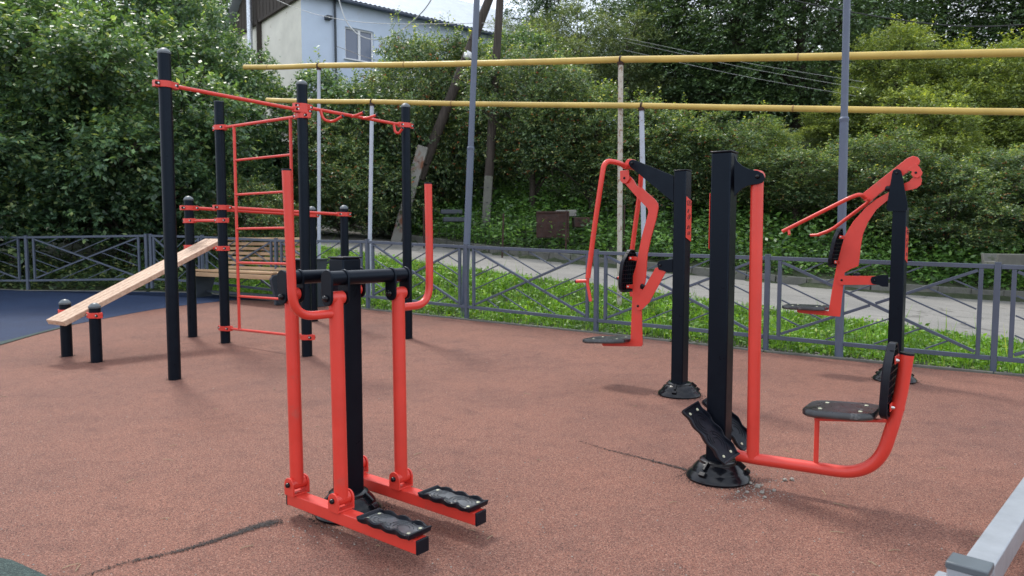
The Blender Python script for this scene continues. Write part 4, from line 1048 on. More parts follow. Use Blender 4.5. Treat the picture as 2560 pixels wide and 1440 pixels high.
def make_kind(key, seed, lobes, twigs, per, tl, ls, mat, h, r0, wid=.5, berries=0, shell=.5, upb=.35, droop=.1, spikes=0, dark=0):
    P, Dn, base, td, ln = crown_pts(seed, lobes, twigs, per, tl, droop, shell, upb)
    rg = np.random.default_rng(seed + 1); tone = crown_pts.tone
    if spikes:      # upright leading shoots above the outline
        L = np.array(lobes); k = rg.choice(len(L), spikes, p=L[:, 2] ** 2 / (L[:, 2] ** 2).sum()); a = rg.random(spikes) * 6.283; rr = rg.random(spikes) * .9
        b = L[k, :3] + np.stack([np.cos(a) * rr * L[k, 3], np.sin(a) * rr * L[k, 4], L[k, 5] * .75], 1)
        hh = .35 + .75 * rg.random(spikes) ** 1.5; t = (np.arange(26) + .5) / 26
        dd = np.stack([rg.normal(size=spikes) * .16, rg.normal(size=spikes) * .16, np.ones(spikes)], 1)
        pts = b[:, None, :] + dd[:, None, :] * (hh[:, None] * t)[:, :, None]
        ld = rg.normal(size=pts.shape) * np.array([1, 1, .3]) + np.array([0, 0, .55])
        tone = np.concatenate([tone, np.clip(.45 + .45 * np.repeat(t[None, :], spikes, 0).reshape(-1) + rg.normal(size=spikes * 26) * .1, 0, 1)])
        P = np.concatenate([P, pts.reshape(-1, 3)]); Dn = np.concatenate([Dn, ld.reshape(-1, 3)])
    S = ls * (.6 + .7 * rg.random(len(P)))
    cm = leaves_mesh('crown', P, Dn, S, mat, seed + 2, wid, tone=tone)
    tm = limbs_mesh('trunk', lobes, h, r0, seed + 3)
    bmesh_ = None
    if berries:
        mb = MB(); R_ = random.Random(seed)
        for i in range(berries):
            j = R_.randrange(len(base)); c = base[j] + td[j] * ln[j] * R_.random()
            for k in range(R_.choice((2, 3, 4, 5))):
                q = c + np.array([R_.gauss(0, .022), R_.gauss(0, .022), -.03 - R_.random() * .04]); mb.ico(q, .0125)
        bmesh_ = bpy.data.meshes.new('berries'); bmesh_.from_pydata(mb.v, [], mb.f); bmesh_.materials.append(MATS['berry']); bmesh_.shade_smooth()
    KINDS[key] = (cm, tm, bmesh_)
def plant(key, name, label, cat, x, y, z=None, sc=(1, 1, 1), rot=0, group=None):
    cm, tm, bm_ = KINDS[key]
    z = T(x, y) if z is None else z
    root = thing(name, label, cat, (x, y, z), group); root.rotation_euler.z = rot; root.scale = sc
    for nm, me in (('trunk', tm), ('crown', cm)):
        o = bpy.data.objects.new(nm, me); COL.objects.link(o); o.parent = root
        if nm == 'crown': cr = o
    if bm_: o = bpy.data.objects.new('berries', bm_); COL.objects.link(o); o.parent = cr; o['kind'] = 'stuff'
    return root
# kinds, all modelled at the origin
make_kind('cherryA', 11, mk_lobes(1, 2.6, 2.4, .9, 6.6, 40, .85), 6500, 13, .38, .112, 'cherry_leaf', 5.6, .14, spikes=70)
make_kind('cherryB', 21, mk_lobes(2, 2.5, 2.5, .8, 6.0, 36, .82), 6200, 13, .38, .112, 'cherry_leaf', 5.0, .13, spikes=60)
make_kind('berryA', 31, mk_lobes(3, 2.0, 1.9, .5, 4.0, 30, .58), 4600, 12, .34, .078, 'hedge_leaf', 3.2, .08, berries=400, spikes=60)
make_kind('berryB', 41, mk_lobes(4, 1.9, 2.0, .7, 4.7, 30, .60), 4600, 12, .34, .078, 'hedge_leaf', 3.8, .09, berries=400, spikes=60)
make_kind('berryC', 45, mk_lobes(9, 1.9, 1.9, 1.5, 4.7, 26, .60), 4300, 12, .34, .078, 'hedge_leaf', 3.8, .10, berries=400, spikes=60)
make_kind('tallA', 51, mk_lobes(5, 3.0, 2.8, .6, 11.5, 54, .95, .3), 5600, 12, .65, .125, 'dark_leaf', 10.5, .2, upb=-.1, droop=.5, shell=.35)
make_kind('tallB', 61, mk_lobes(6, 2.7, 2.6, .8, 12.0, 48, .88, .35), 4700, 12, .65, .12, 'dark_leaf', 11, .18, upb=-.1, droop=.5, shell=.35)
make_kind('pale', 71, mk_lobes(7, 2.5, 2.4, .8, 6.6, 40, .72), 6000, 13, .40, .09, 'pale_leaf', 5.5, .12, spikes=130)
make_kind('airy', 81, mk_lobes(8, 1.9, 1.9, 1.3, 7.6, 30, .62), 3300, 10, .45, .08, 'airy_leaf', 7, .11, spikes=50)

def pl(key, px, yy, ztop_row, width_m, kindh, kindw, **kw):
    """stand a plant in column px at distance yy so its top reaches row ztop_row"""
    p = depthpt(px, yy); z0 = T(p.x, p.y); zt = zat((0, yy), ztop_row); s = (zt - z0) / kindh
    kw.setdefault('rot', random.uniform(0, 6.28)); w = width_m / kindw
    return plant(key, kw['name'], kw['label'], kw['cat'], p.x, p.y, z0, (w, w, s), kw['rot'], kw.get('group'))
CH = dict(name='cherry_tree', cat='tree', group='leafy trees crowding the left side')
for (k, px_, yy, row, w, lab) in (
    ('cherryA', 40, 15.6, -60, 6.6, 'dense dark green tree at the far left, its branches hanging over the grey fence'),
    ('cherryB', 330, 15.9, -60, 6.2, 'dense green tree behind the tallest black post at left'),
    ('cherryA', 545, 17.8, 80, 4.4, 'green tree left of the cream house wall, its top below the wooden gable'),
    ('cherryB', -330, 17.0, -150, 6.5, 'dense green tree cut by the left frame edge'),
    ('cherryB', 180, 21.0, -330, 7.5, 'taller tree rising behind the others at upper left'),
    ('cherryA', 430, 22.5, -120, 5.0, 'taller tree rising just left of the house gable')):
    pl(k, px_, yy, row, w, 7.4, 5.8, label=lab, **CH)
BH = dict(name='berry_bush', cat='bush', group='berry bushes on the bank beyond the road')
for (k, px_, yy, row, w, lab) in (
    ('cherryB', 770, 19.5, 140, 5.2, 'green bush growing below the cream wall corner of the house'),
    ('berryA', 930, 19.0, 150, 4.4, 'low dark bush under the house window with upper yellow pipe before it'),
    ('berryB', 1085, 19.8, 40, 3.8, 'dark berry tree between house window and leaning pole'),
    ('berryB', 1185, 20.6, 60, 4.2, 'berry tree between the left lamp post and the leaning pole top'),
    ('cherryB', 1030, 22.0, 85, 3.6, 'leafy bush covering the house wall right of its window'),
    ('cherryA', 1280, 22.5, 95, 4.0, 'leafy tree hiding the right half of the metal roof'),
    ('berryA', 630, 14.9, 430, 2.3, 'small bush behind the bench hiding the bend of the road'),
    ('berryA', 860, 18.0, 330, 3.2, 'low bush at the road bend behind the wall ladder'),
    ('berryC', 1330, 18.2, 95, 3.9, 'dark berry tree right of the upright wooden pole'),
    ('berryC', 1480, 17.6, 190, 3.6, 'berry tree with dark trunk behind the rusty metal sheet'),
    ('berryA', 1640, 17.0, 240, 3.6, 'red dotted bush behind the white supports of the yellow pipes'),
    ('berryB', 1800, 16.8, 265, 3.4, 'dark bush behind the tall black post of the leg press'),
    ('berryC', 1985, 15.6, 365, 3.2, 'dark berry bush left of the right grey lamp post'),
    ('berryB', 2180, 15.4, 310, 3.2, 'dark berry bush behind the red seat arm of the pull down machine'),
    ('berryA', 2370, 14.6, 385, 3.2, 'berry bush right of the raised red rocker beam'),
    ('berryC', 2570, 14.8, 335, 3.2, 'berry bush cut by the right frame edge'),
    ('berryA', 2800, 14.4, 375, 3.4, 'berry bush just outside the right frame edge')):
    kh = 4.9 if k[-1] == 'A' else 5.5
    if k[0] == 'c': kh = 7.0
    nm = dict(BH)
    pl(k, px_, yy, row, w, kh, 5.8 if k[0] == 'c' else 4.2, label=lab, **nm)
for (k, px_, yy, row, w, lab) in (
    ('airy', 1330, 25, 60, 4.2, 'thin airy tree against the sky beside the upright wooden pole'),
    ('airy', 1300, 27.0, 10, 4.4, 'loose airy tree right of the end of the metal roof'),
    ('tallB', 1365, 34, 25, 5.0, 'far slender tree under the bright sky gap'),
    ('airy', 1240, 24.0, 70, 4.0, 'thin airy tree behind the upright wooden pole'),
    ('tallB', 1590, 30, -60, 4.6, 'slender tree with sky gaps behind the airy trees'),
    ('airy', 1390, 23.0, 40, 3.6, 'feathery tree left of the joint of the upper yellow pipe'),
    ('airy', 1450, 25.5, -30, 4.0, 'thin airy tree with feathery top against the bright sky'),
    ('airy', 1560, 25.0, 0, 3.8, 'airy pale tree above the joint of the upper yellow pipe'),
    ('airy', 1130, 33, 40, 4.4, 'pale tree crown peeping over the metal roof')):
    pl(k, px_, yy, row, w, 9.0, 4.6, label=lab, name='airy_tree', cat='tree', group='airy trees against the sky')
for (k, px_, yy, row, w, lab) in (
    ('tallA', 1690, 27, -120, 6.5, 'tall dark tree with sky gaps right of the airy trees'),
    ('tallB', 1830, 25, -260, 6.0, 'tall dark tree above the leg press post'),
    ('tallA', 1990, 24, -300, 6.5, 'tall dark tree left of the right lamp post top'),
    ('tallB', 2150, 27, -260, 6.5, 'tall dark tree behind the right lamp post'),
    ('tallA', 2330, 29, -220, 8.0, 'tall dark tree behind the pale green tree'),
    ('tallB', 2530, 27, -260, 7.5, 'tall dark tree in the top right corner'),
    ('tallA', 2760, 27, -260, 8.0, 'tall dark tree outside the right frame edge'),
    ('tallA', 545, 38, -120, 10.0, 'dark tree far behind the house gable')):
    pl(k, px_, yy, row, w, 13.0 if k[-1] == 'A' else 13.4, 6.4, label=lab, name='tall_tree', cat='tree', group='tall dark trees at the back')
for (px_, yy, row, w, lab) in ((2225, 19.5, 30, 4.6, 'pale green sunlit tree right of the lamp post'), (2430, 19.0, 60, 4.8, 'pale green sunlit tree with upright shoots near the right edge'), (2640, 19.0, 150, 4.8, 'pale green tree cut by the right frame edge'), (2080, 20.5, 250, 2.8, 'small pale green tree behind the lamp post collar'), (2320, 17.2, 205, 3.4, 'lower pale green tree filling the gap above the berry bushes'), (1905, 18.4, 290, 2.4, 'small pale green bush left of the lamp post behind the dark berry bushes')):
    pl('pale', px_, yy, row, w, 8.0, 5.8, label=lab, name='pale_tree', cat='tree', group='pale green trees at right')
# far wood closing the view
rg = np.random.default_rng(99)
lob = []
for i in range(240):
    x = rg.uniform(-45, 60); y = rg.uniform(40, 52); 
    if -20 < x < 12: y += 16
    lob.append((x, y, T(x, y) - 1 + rg.random() * max(.5, (10.2 if x > 2 else 9.0) - T(x, y) + 1), 3.2, 3.0, 2.4))
P_, D_, _, _, _ = crown_pts(98, [l for l in lob], 14000, 12, 1.4, .3, .4)
me = leaves_mesh('distant_wood', P_, D_, .42 * (.6 + .7 * rg.random(len(P_))), 'dark_leaf', 97, .6)
o = bpy.data.objects.new('distant_wood', me); COL.objects.link(o); o['kind'] = 'stuff'; o['label'] = 'distant dark wood closing the view behind everything'; o['category'] = 'wood'

# ---------------------------------------------------------------- undergrowth and grass (uncountable)
def stuff(name, me, label, cat):
    o = bpy.data.objects.new(name, me); COL.objects.link(o); o['kind'] = 'stuff'; o['label'] = label; o['category'] = cat
def weeds(name, pts, hmin, hmax, per, ls, mat, seed, label, wid=.5):
    rg = np.random.default_rng(seed); n = len(pts); B = np.array(pts)
    h = hmin + (hmax - hmin) * rg.random(n) ** 1.6
    ln = rg.normal(size=(n, 2)) * .35
    t = (np.arange(per) + .7) / per
    pp = np.repeat(B[:, None, :], per, 1); pp[:, :, 0] += ln[:, None, 0] * h[:, None] * t; pp[:, :, 1] += ln[:, None, 1] * h[:, None] * t; pp[:, :, 2] += h[:, None] * t
    dd = rg.normal(size=pp.shape) * np.array([1, 1, .35]) + np.array([0, 0, .25])
    S = ls * (.5 + .9 * rg.random(n * per))
    stuff(name, leaves_mesh(name, pp.reshape(-1, 3), dd.reshape(-1, 3), S, mat, seed, wid), label, 'undergrowth')
rg = random.Random(5); pts = []
while len(pts) < 15000:       # the bank beyond the road
    q = rg.uniform(-9, 22); e = abs(rg.gauss(0, 2.6)) + .12; r_ = ipl(FAR, q) + .15 + e; p = QR(q, r_)
    pts.append((p[0], p[1], T(p[0], p[1]) - .03))
weeds('undergrowth', pts, .12, .75, 9, .10, 'weed_leaf', 6, 'leafy weeds covering the bank beyond the road')
pts = []
while len(pts) < 3500:        # behind the left fence
    x, y = rg.uniform(-16, -5), rg.uniform(13.6, 17.5)
    pts.append((x, y, T(x, y) - .03))
weeds('undergrowth', pts, .1, .6, 9, .09, 'hedge_leaf', 8, 'dark weeds on the ground beneath the left trees')
# verge: grass blades plus broad weeds
def blades(name, pts, h0, h1, mat, seed, label, w=.05):
    rg = np.random.default_rng(seed); B = np.array(pts); n = len(B)
    d = rg.normal(size=(n, 3)) * np.array([.38, .38, .1]) + np.array([0, 0, 1])
    S = h0 + (h1 - h0) * rg.random(n) ** 2.2
    stuff(name, leaves_mesh(name, B, d, S, mat, seed, w, .25), label, 'grass')
pts = []
while len(pts) < 95000:
    q = rg.uniform(-3.5, 13.5); rn = ipl(NEAR, q); r_ = rg.uniform(.05, rn + .03); p = QR(q, r_)
    c_ = math.sin(p[0] * 5.1) * math.sin(p[1] * 4.3 + 1) + math.sin(p[0] * 11 + p[1] * 9)
    if r_ < .25 and rg.random() < .45: continue
    if c_ < -.9 and rg.random() < .5: continue
    if r_ > rn - .12 and rg.random() < .6: continue
    pts.append((p[0], p[1], T(p[0], p[1]) - .01))
blades('verge_grass', pts, .03, .125, 'grass_leaf', 12, 'bright green grass on the verge between fence and road', .09)
wp = [pts[i] for i in range(0, 95000, 9)]
weeds('verge_weeds', wp, .03, .12, 6, .05, 'grass_leaf', 14, 'small broad leaved weeds among the verge grass', .55)
wp = [pts[i] for i in range(7, 95000, 260)]
blades('tall_grass', [p for p in wp for _ in range(2)], .18, .42, 'grass_leaf', 15, 'taller seeding grass stems along the verge', .02)

# ================================================================ GAS PIPES
def gas_pipe(label, pts, r, supports):
    pp = [Vector(p) for p in pts]
    root = thing('gas_pipe', label, 'pipe', (supports[0][0].x, supports[0][0].y, supports[0][1]))
    L_ = [];
    for i in range(len(pp) - 1):
        for k in range(6): L_.append(pp[i].lerp(pp[i + 1], k / 6) + Vector((0, 0, -.012 * math.sin(math.pi * k / 6) + random.uniform(-.002, .002))))
    L_.append(pp[-1])
    mb = MB(); mb.tube(L_, r, 24); o = obj('pipe', mb, 'yellow_paint', root)
    for f in (.12, .47, .68, .83):
        c = L_[int(f * (len(L_) - 1))]; d = (L_[int(f * (len(L_) - 1)) + 1] - c).normalized(); mb = MB(); mb.lathe([(r * .98, -.012), (r + .0035, -.003), (r + .0035, .003), (r * .98, .012)], c, 24, d); obj('weld_seam', mb, 'yellow_weld', o)
    for (p, z0, z1, rr, mat, foot) in supports:
        mb = MB(); mb.tube([(foot.x, foot.y, z0), (p.x, p.y, z1 - r * .9)], rr, 16); s_ = obj('support_post', mb, mat, root)
        mb = MB(); mb.tube([(p.x, p.y, z1 - r - .03), (p.x, p.y, z1 - r + .012)], rr * 1.35, 14)
        d = (pp[-1] - pp[0]).normalized(); c = Vector((p.x, p.y, z1)); mb.lathe([(r + .006, -.012), (r + .008, 0), (r + .006, .012)], c, 20, d)
        obj('weld_collar', mb, 'rust', s_)
def pipe_at(px, row, yy): v = at(px, row, yy); return Vector(v)
a1 = pipe_at(1552, 149, 9.7); b1 = pipe_at(797, 164, 12.2); d1 = (a1 - b1)
e1 = a1 + d1 * 1.25; s1_ = b1 - d1 * .33
f1 = gnd(1549, 790); foot = Vector((at(1549, 700, 9.7)[0], 9.7, 0)); foot2 = Vector((at(797, 700, 12.2)[0], 12.2, 0))
gas_pipe('upper thicker yellow gas pipe running above the road on pale posts', [s1_, b1, a1, e1], .043,
         [(a1, T(foot.x, foot.y) - .1, a1.z, .034, 'rusty_paint', foot), (b1, T(foot2.x, foot2.y) - .1, b1.z, .029, 'support_paint', foot2)])
a2 = pipe_at(1604, 264, 9.5); b2 = pipe_at(930, 254, 11.3); d2 = (a2 - b2)
e2 = a2 + d2 * 1.3; s2_ = b2 - d2 * .5
foot = Vector((at(1614, 700, 9.5)[0], 9.5, 0)); foot2 = Vector((at(921, 700, 11.3)[0], 11.3, 0))
gas_pipe('lower yellow gas pipe running level behind the machines on pale posts', [s2_, b2, a2, e2], .037,
         [(a2, T(foot.x, foot.y) - .1, a2.z, .033, 'support_paint', foot), (b2, T(foot2.x, foot2.y) - .1, b2.z, .031, 'support_paint', foot2)])

# ================================================================ LAMP POSTS AND POLES
def lamp(px0, base_row, yy, top_px, collar_row, rl, ru, label):
    b_ = Vector(at(px0, base_row, yy)); t_ = Vector(at(top_px, 0, yy)); d = (t_ - b_).normalized(); z0 = b_.z
    root = thing('lamp_post', label, 'lamp post', b_, 'grey lamp posts')
    c = b_ + d * ((zat((0, yy), collar_row) - z0) / d.z)
    mb = MB(); mb.tube([b_ - d * .15, c], rl, 24); o = obj('lower_pole', mb, 'lamp_paint', root)
    mb = MB(); mb.tube([c - d * .02, b_ + d * 5.6], ru, 24); obj('upper_pole', mb, 'lamp_paint', root)
    mb = MB(); mb.tube([c - d * .03, c + d * .0, c + d * .02], [rl + .002, rl + .006, ru + .002], 24); obj('collar', mb, 'lamp_paint', o)
    tp = b_ + d * 5.6
    mb = MB(); mb.tube([tp, tp + Vector((0, .15, .25)), tp + Vector((0, .6, .35))], ru * .7, 12); arm = obj('arm', mb, 'lamp_paint', root)
    mb = MB(); mb.box(tp + Vector((0, .85, .36)), (.22, .5, .09)); obj('lamp_head', mb, 'lamp_paint', arm, bevel=.02)
lamp(1160, 783, 9.95, 1192, 370, .048, .041, 'grey lamp post standing at a fence post left of centre, leaning slightly')
lamp(2097, 890, 7.05, 2117, 297, .040, .033, 'grey lamp post at right behind the pull down machine seat')
def pole(label, foot_pix, top_pix, yy, r0, r1, stub, lean_y=0, sw_=.2, smat='kerb_stone', f0=.10):
    b_ = Vector(at(*foot_pix, yy)); t_ = Vector(at(*top_pix, yy + lean_y)); d = (t_ - b_); t2 = b_ + d * 1.5
    g_ = T(b_.x, b_.y)
    root = thing('utility_pole', label, 'utility pole', b_, 'old wooden utility poles')
    st = Vector(at(*stub[0], yy - .22)); sb = Vector(at(*stub[1], yy - .22)); du = (st - sb)
    mb = MB(); mb.tube([b_ + d * f0, b_ + d * .5, t2], [r0, (r0 + r1) / 2, r1 * .8], 16); o = obj('timber_shaft', mb, 'pole_wood', root)
    mb = MB(); mb.bar(sb - du * .35, st, sw_, .18, (0, 1, 0)); s_ = obj('concrete_stub', mb, smat, root, bevel=.02)
    mb = MB()
    for f in (.55, .8):
        c = sb + du * f + Vector((0, .12, 0)); mb.lathe([(.21, -.012), (.215, 0), (.21, .012)], c, 24, du)
    obj('wire_binding', mb, 'wire_rubber', s_)
    return b_, d
lean_b, lean_d = pole('leaning dark wooden pole strapped to a slanted concrete stub', (1005, 556), (1222, 0), 18.6, .15, .11, ((1058, 366), (1003, 560)), sw_=.27, smat='painted_stub', f0=.20)
up_b, up_d = pole('upright dark wooden pole on a pale concrete stub left of the rusty sheet', (1213, 588), (1250, 0), 17.8, .115, .095, ((1222, 440), (1213, 588)))
# insulators and a small pale lamp on the leaning pole
mb = MB(); c = Vector(at(1170, 138, 18.4)); mb.lathe([(.02, -.12), (.10, -.06), (.11, .04), (.03, .1)], c, 16, (1, -.3, .4))
single('pole_lamp', mb, 'white_frame', 'small pale lamp fixed on the leaning wooden pole', 'lamp', c)
# wires
def wire(label, pts, r=.007, mat='wire_rubber', name='overhead_wire'):
    P = [Vector(at(*p)) for p in pts]; mb = MB(); mb.tube(smoothpath(P, 8), r, 6)
    single(name, mb, mat, label, 'wire', P[0])
wire('thick pale cable sagging in front of the house window', [(842, -20, 24), (862, 45, 23.6), (890, 82, 23.2), (925, 98, 22.8), (960, 96, 22.4), (1000, 78, 21.8), (1060, 25, 21), (1100, -40, 20.4)], .018, 'wire_pale')
wire('thin pale wire crossing the house wall from the gable to the poles', [(640, -25, 26), (745, 22, 24.5), (860, 50, 22.8), (1000, 60, 20.6), (1240, 57, 18.2)], .008, 'wire_pale')
wire('thin wire running from the leaning pole down to the house wall', [(1180, 95, 18.4), (1100, 135, 19.5), (1020, 150, 20.8), (940, 150, 22.8), (842, 116, 25.5)], .008)
wire('dark cable sagging across the top right corner', [(1900, -20, 14), (2050, 15, 13.5), (2250, 50, 13), (2420, 66, 12.6), (2600, 60, 12)], .010)
for k, (a_, b_) in enumerate((((1560, 95), (2160, 205)), ((1570, 105), (2160, 222)), ((1560, 125), (2140, 240)))):
    wire(('thin wire before the tall dark trees, highest of three', 'thin wire before the tall dark trees, middle of three', 'thin wire before the tall dark trees, lowest of three')[k], [(a_[0], a_[1], 19), ((a_[0] + b_[0]) / 2, (a_[1] + b_[1]) / 2 + 6, 18.5), (b_[0], b_[1], 18)], .0035, 'wire_pale')

# ================================================================ HOUSE
def house():
    K = Vector(at(752, 0, 27)); K.z = 0
    hu = Vector((.772, .635, 0)).normalized(); gu = Vector((-hu.y, hu.x, 0))   # long side, gable side
    fr = Fr((K.x, K.y, 0), hu); fr.v = -gu                                       # v towards the camera side
    def pfh(px, py, off=0.0):
        r = ray(px, py); O = K - gu * off; n = gu; k = (n.x * O.x + n.y * O.y) / (n.x * r[0] + n.y * r[1]); p = C0 + r * k
        return (p[0] - O.x) * hu.x + (p[1] - O.y) * hu.y, p[2]
    def pfg(px, py):
        r = ray(px, py); O = K; n = hu; k = (n.x * O.x + n.y * O.y) / (n.x * r[0] + n.y * r[1]); p = C0 + r * k
        return (p[0] - O.x) * gu.x + (p[1] - O.y) * gu.y, p[2]
    def W(s, g_, z): return K + hu * s + gu * g_ + Vector((0, 0, z))
    ze = zat((0, K.y), -18); zb = 4.0; LN = 17.0; DP = 7.5
    root = thing('house', 'white walled house with cream gable end, wooden gable boards and corrugated metal roof', 'house', (K.x, K.y, zb))
    # long wall with window opening
    s0, zt = pfh(862, 65); s1, _ = pfh(934, 80); _, zw = pfh(870, 147)
    zt = pfh(895, 72)[1]; zw = pfh(895, 152)[1]
    mb = MB(); th = .3
    def wl(sa, sb, za, zb_): mb.add([W(sa, 0, za), W(sb, 0, za), W(sb, 0, zb_), W(sa, 0, zb_)], [(0, 1, 2, 3)])
    wl(.0, s0, zb, ze); wl(s1, LN, zb, ze); wl(s0, s1, zb, zw); wl(s0, s1, zt, ze)
    for a, b in ((W(s0, 0, zw), W(s0, .16, zw)), ): pass
    mb.add([W(s0, 0, zw), W(s0, .18, zw), W(s0, .18, zt), W(s0, 0, zt)], [(0, 1, 2, 3)]); mb.add([W(s1, 0, zw), W(s1, .18, zw), W(s1, .18, zt), W(s1, 0, zt)], [(0, 1, 2, 3)])
    mb.add([W(s0, 0, zt), W(s1, 0, zt), W(s1, .18, zt), W(s0, .18, zt)], [(0, 1, 2, 3)]); mb.add([W(s0, 0, zw), W(s1, 0, zw), W(s1, .18, zw), W(s0, .18, zw)], [(0, 1, 2, 3)])
    wl_o = obj('long_wall', mb, 'white_wall', root, smooth=0)
    mb = MB(); mb.add([W(LN, 0, zb), W(LN, DP, zb), W(LN, DP, ze), W(LN, 0, ze)], [(0, 1, 2, 3)]); mb.add([W(0, DP, zb), W(LN, DP, zb), W(LN, DP, ze), W(0, DP, ze)], [(0, 1, 2, 3)])
    obj('rear_wall', mb, 'white_wall', root, smooth=0)
    # window
    mb = MB(); f = .06
    def fb(sa, sb, za, zb_, dpt=.10, thk=.06): mb.box(W((sa + sb) / 2, dpt, (za + zb_) / 2), (sb - sa, thk, zb_ - za), (hu, gu, (0, 0, 1)))
    fb(s0, s1, zw, zw + f); fb(s0, s1, zt - f, zt); fb(s0, s0 + f, zw + f, zt - f); fb(s1 - f, s1, zw + f, zt - f); mid = (s0 + s1) / 2 + .02; fb(mid - .05, mid + .05, zw + f, zt - f, .095, .065)
    win = obj('window', mb, 'white_frame', root, bevel=.006)
    mb = MB(); mb.box(W((s0 + s1) / 2, .12, (zw + zt) / 2), (s1 - s0 - .1, .01, zt - zw - .1), (hu, gu, (0, 0, 1))); obj('pane', mb, 'pane_glass', win)
    mb = MB(); mb.box(W((s0 + s1) / 2, -.03, zw - .02), (s1 - s0 + .14, .16, .03), (hu, gu, (0, 0, 1))); obj('sill', mb, 'white_frame', win, bevel=.004)
    for (x0, x1) in ((1180, 1230), (1290, 1330)):
        a, za_ = pfh(x0, 165); b, _ = pfh(x1, 165); zc = zw + .1
        mb = MB(); mb.box(W((a + b) / 2, -.02, zc + .55), (b - a, .06, 1.2), (hu, gu, (0, 0, 1))); w2 = obj('window', mb, 'white_frame', root, bevel=.006)
        mb = MB(); mb.box(W((a + b) / 2, -.045, zc + .55), (b - a - .16, .03, 1.04), (hu, gu, (0, 0, 1))); obj('pane', mb, 'pane_glass', w2)
    # gable end: plastered below the eaves, boards above
    mb = MB(); mb.add([W(0, 0, zb), W(0, DP, zb), W(0, DP, ze), W(0, 0, ze)], [(0, 1, 2, 3)]); obj('gable_wall', mb, 'cream_wall', root, smooth=0)
    zrdg = ze + 2.6
    n = 44; gb = MB()
    for i in range(n):
        a, b = -.2 + (DP + .4) * i / n, -.2 + (DP + .4) * (i + .94) / n; m_ = (a + b) / 2
        top = lambda x: ze + 2.6 * (1 - abs(x - DP / 2) / (DP / 2 + .35))
        o_ = -.05 - .012 * (i % 2)
        gb.add([W(o_, a, ze - .12), W(o_, b, ze - .12), W(o_, b, top(b)), W(o_, a, top(a)), W(0, a, ze - .12), W(0, b, ze - .12), W(0, b, top(b)), W(0, a, top(a))], [(0, 1, 2, 3), (4, 7, 6, 5), (0, 4, 5, 1), (1, 5, 6, 2), (0, 3, 7, 4)])
    obj('gable_boards', gb, 'gable_wood', root, smooth=0)
    mb = MB(); mb.bar(W(-.1, -.25, ze - .16), W(-.1, DP + .2, ze - .16), .10, .1); obj('gable_beam', mb, 'gable_wood', root)
    # corrugated roof: near slope
    mb = MB(); ns = int(LN / .05); vs = []
    ov = .45
    for i in range(ns + 1):
        s_ = -.4 + (LN + .6) * i / ns; w = .022 * math.cos(2 * math.pi * s_ / .2)
        for g_, z_ in ((-ov, ze - .02 - ov * .05), (DP / 2, zrdg)): vs.append(W(s_, g_, z_ + w + .05))
    mb.add(vs, [(2 * i, 2 * i + 2, 2 * i + 3, 2 * i + 1) for i in range(ns)])
    vs2 = [W(-.4, DP / 2, zrdg + .05), W(LN + .2, DP / 2, zrdg + .05), W(LN + .2, DP + ov, ze), W(-.4, DP + ov, ze)]; mb.add(vs2, [(0, 1, 2, 3)])
    rf = obj('roof', mb, 'roof_sheet', root, smooth=60)
    mb = MB(); mb.bar(W(-.35, -ov + .03, ze - .05), W(LN, -ov + .03, ze - .05), .03, .06); mb.add([W(-.35, -ov, ze - .07), W(LN, -ov, ze - .07), W(LN, 0, ze - .02), W(-.35, 0, ze - .02)], [(0, 1, 2, 3)])
    obj('fascia', mb, 'lamp_paint', rf)
    # downpipe, camera and flue
    sd, _ = pfh(838, 60, .12); mb = MB(); mb.tube([W(sd, -.12, zb), W(sd, -.12, ze + .5)], .045, 12); obj('mast', mb, 'slate_panel', root)
    sc_, zc_ = pfh(820, 45, .1); mb = MB(); mb.box(W(sc_, -.14, zc_), (.22, .26, .13), (hu, gu, (0, 0, 1))); mb.tube([W(sc_, 0, zc_ + .02), W(sc_, -.16, zc_ + .02)], .03, 8); obj('wall_camera', mb, 'slate_panel', root, bevel=.01)
    gf, _ = pfg(641, 60); mb = MB(); mb.tube([W(-.28, gf, zb), W(-.28, gf, ze + 2.6)], .11, 16); obj('flue', mb, 'flue_metal', root)
    gf, _ = pfg(651, 60); mb = MB(); mb.bar(W(-.07, gf - .1, zb), W(-.07, gf - .1, ze - .1), .26, .06, gu); obj('board_strip', mb, 'gable_wood', root)
    # lower lean-to seen between the bushes
house()

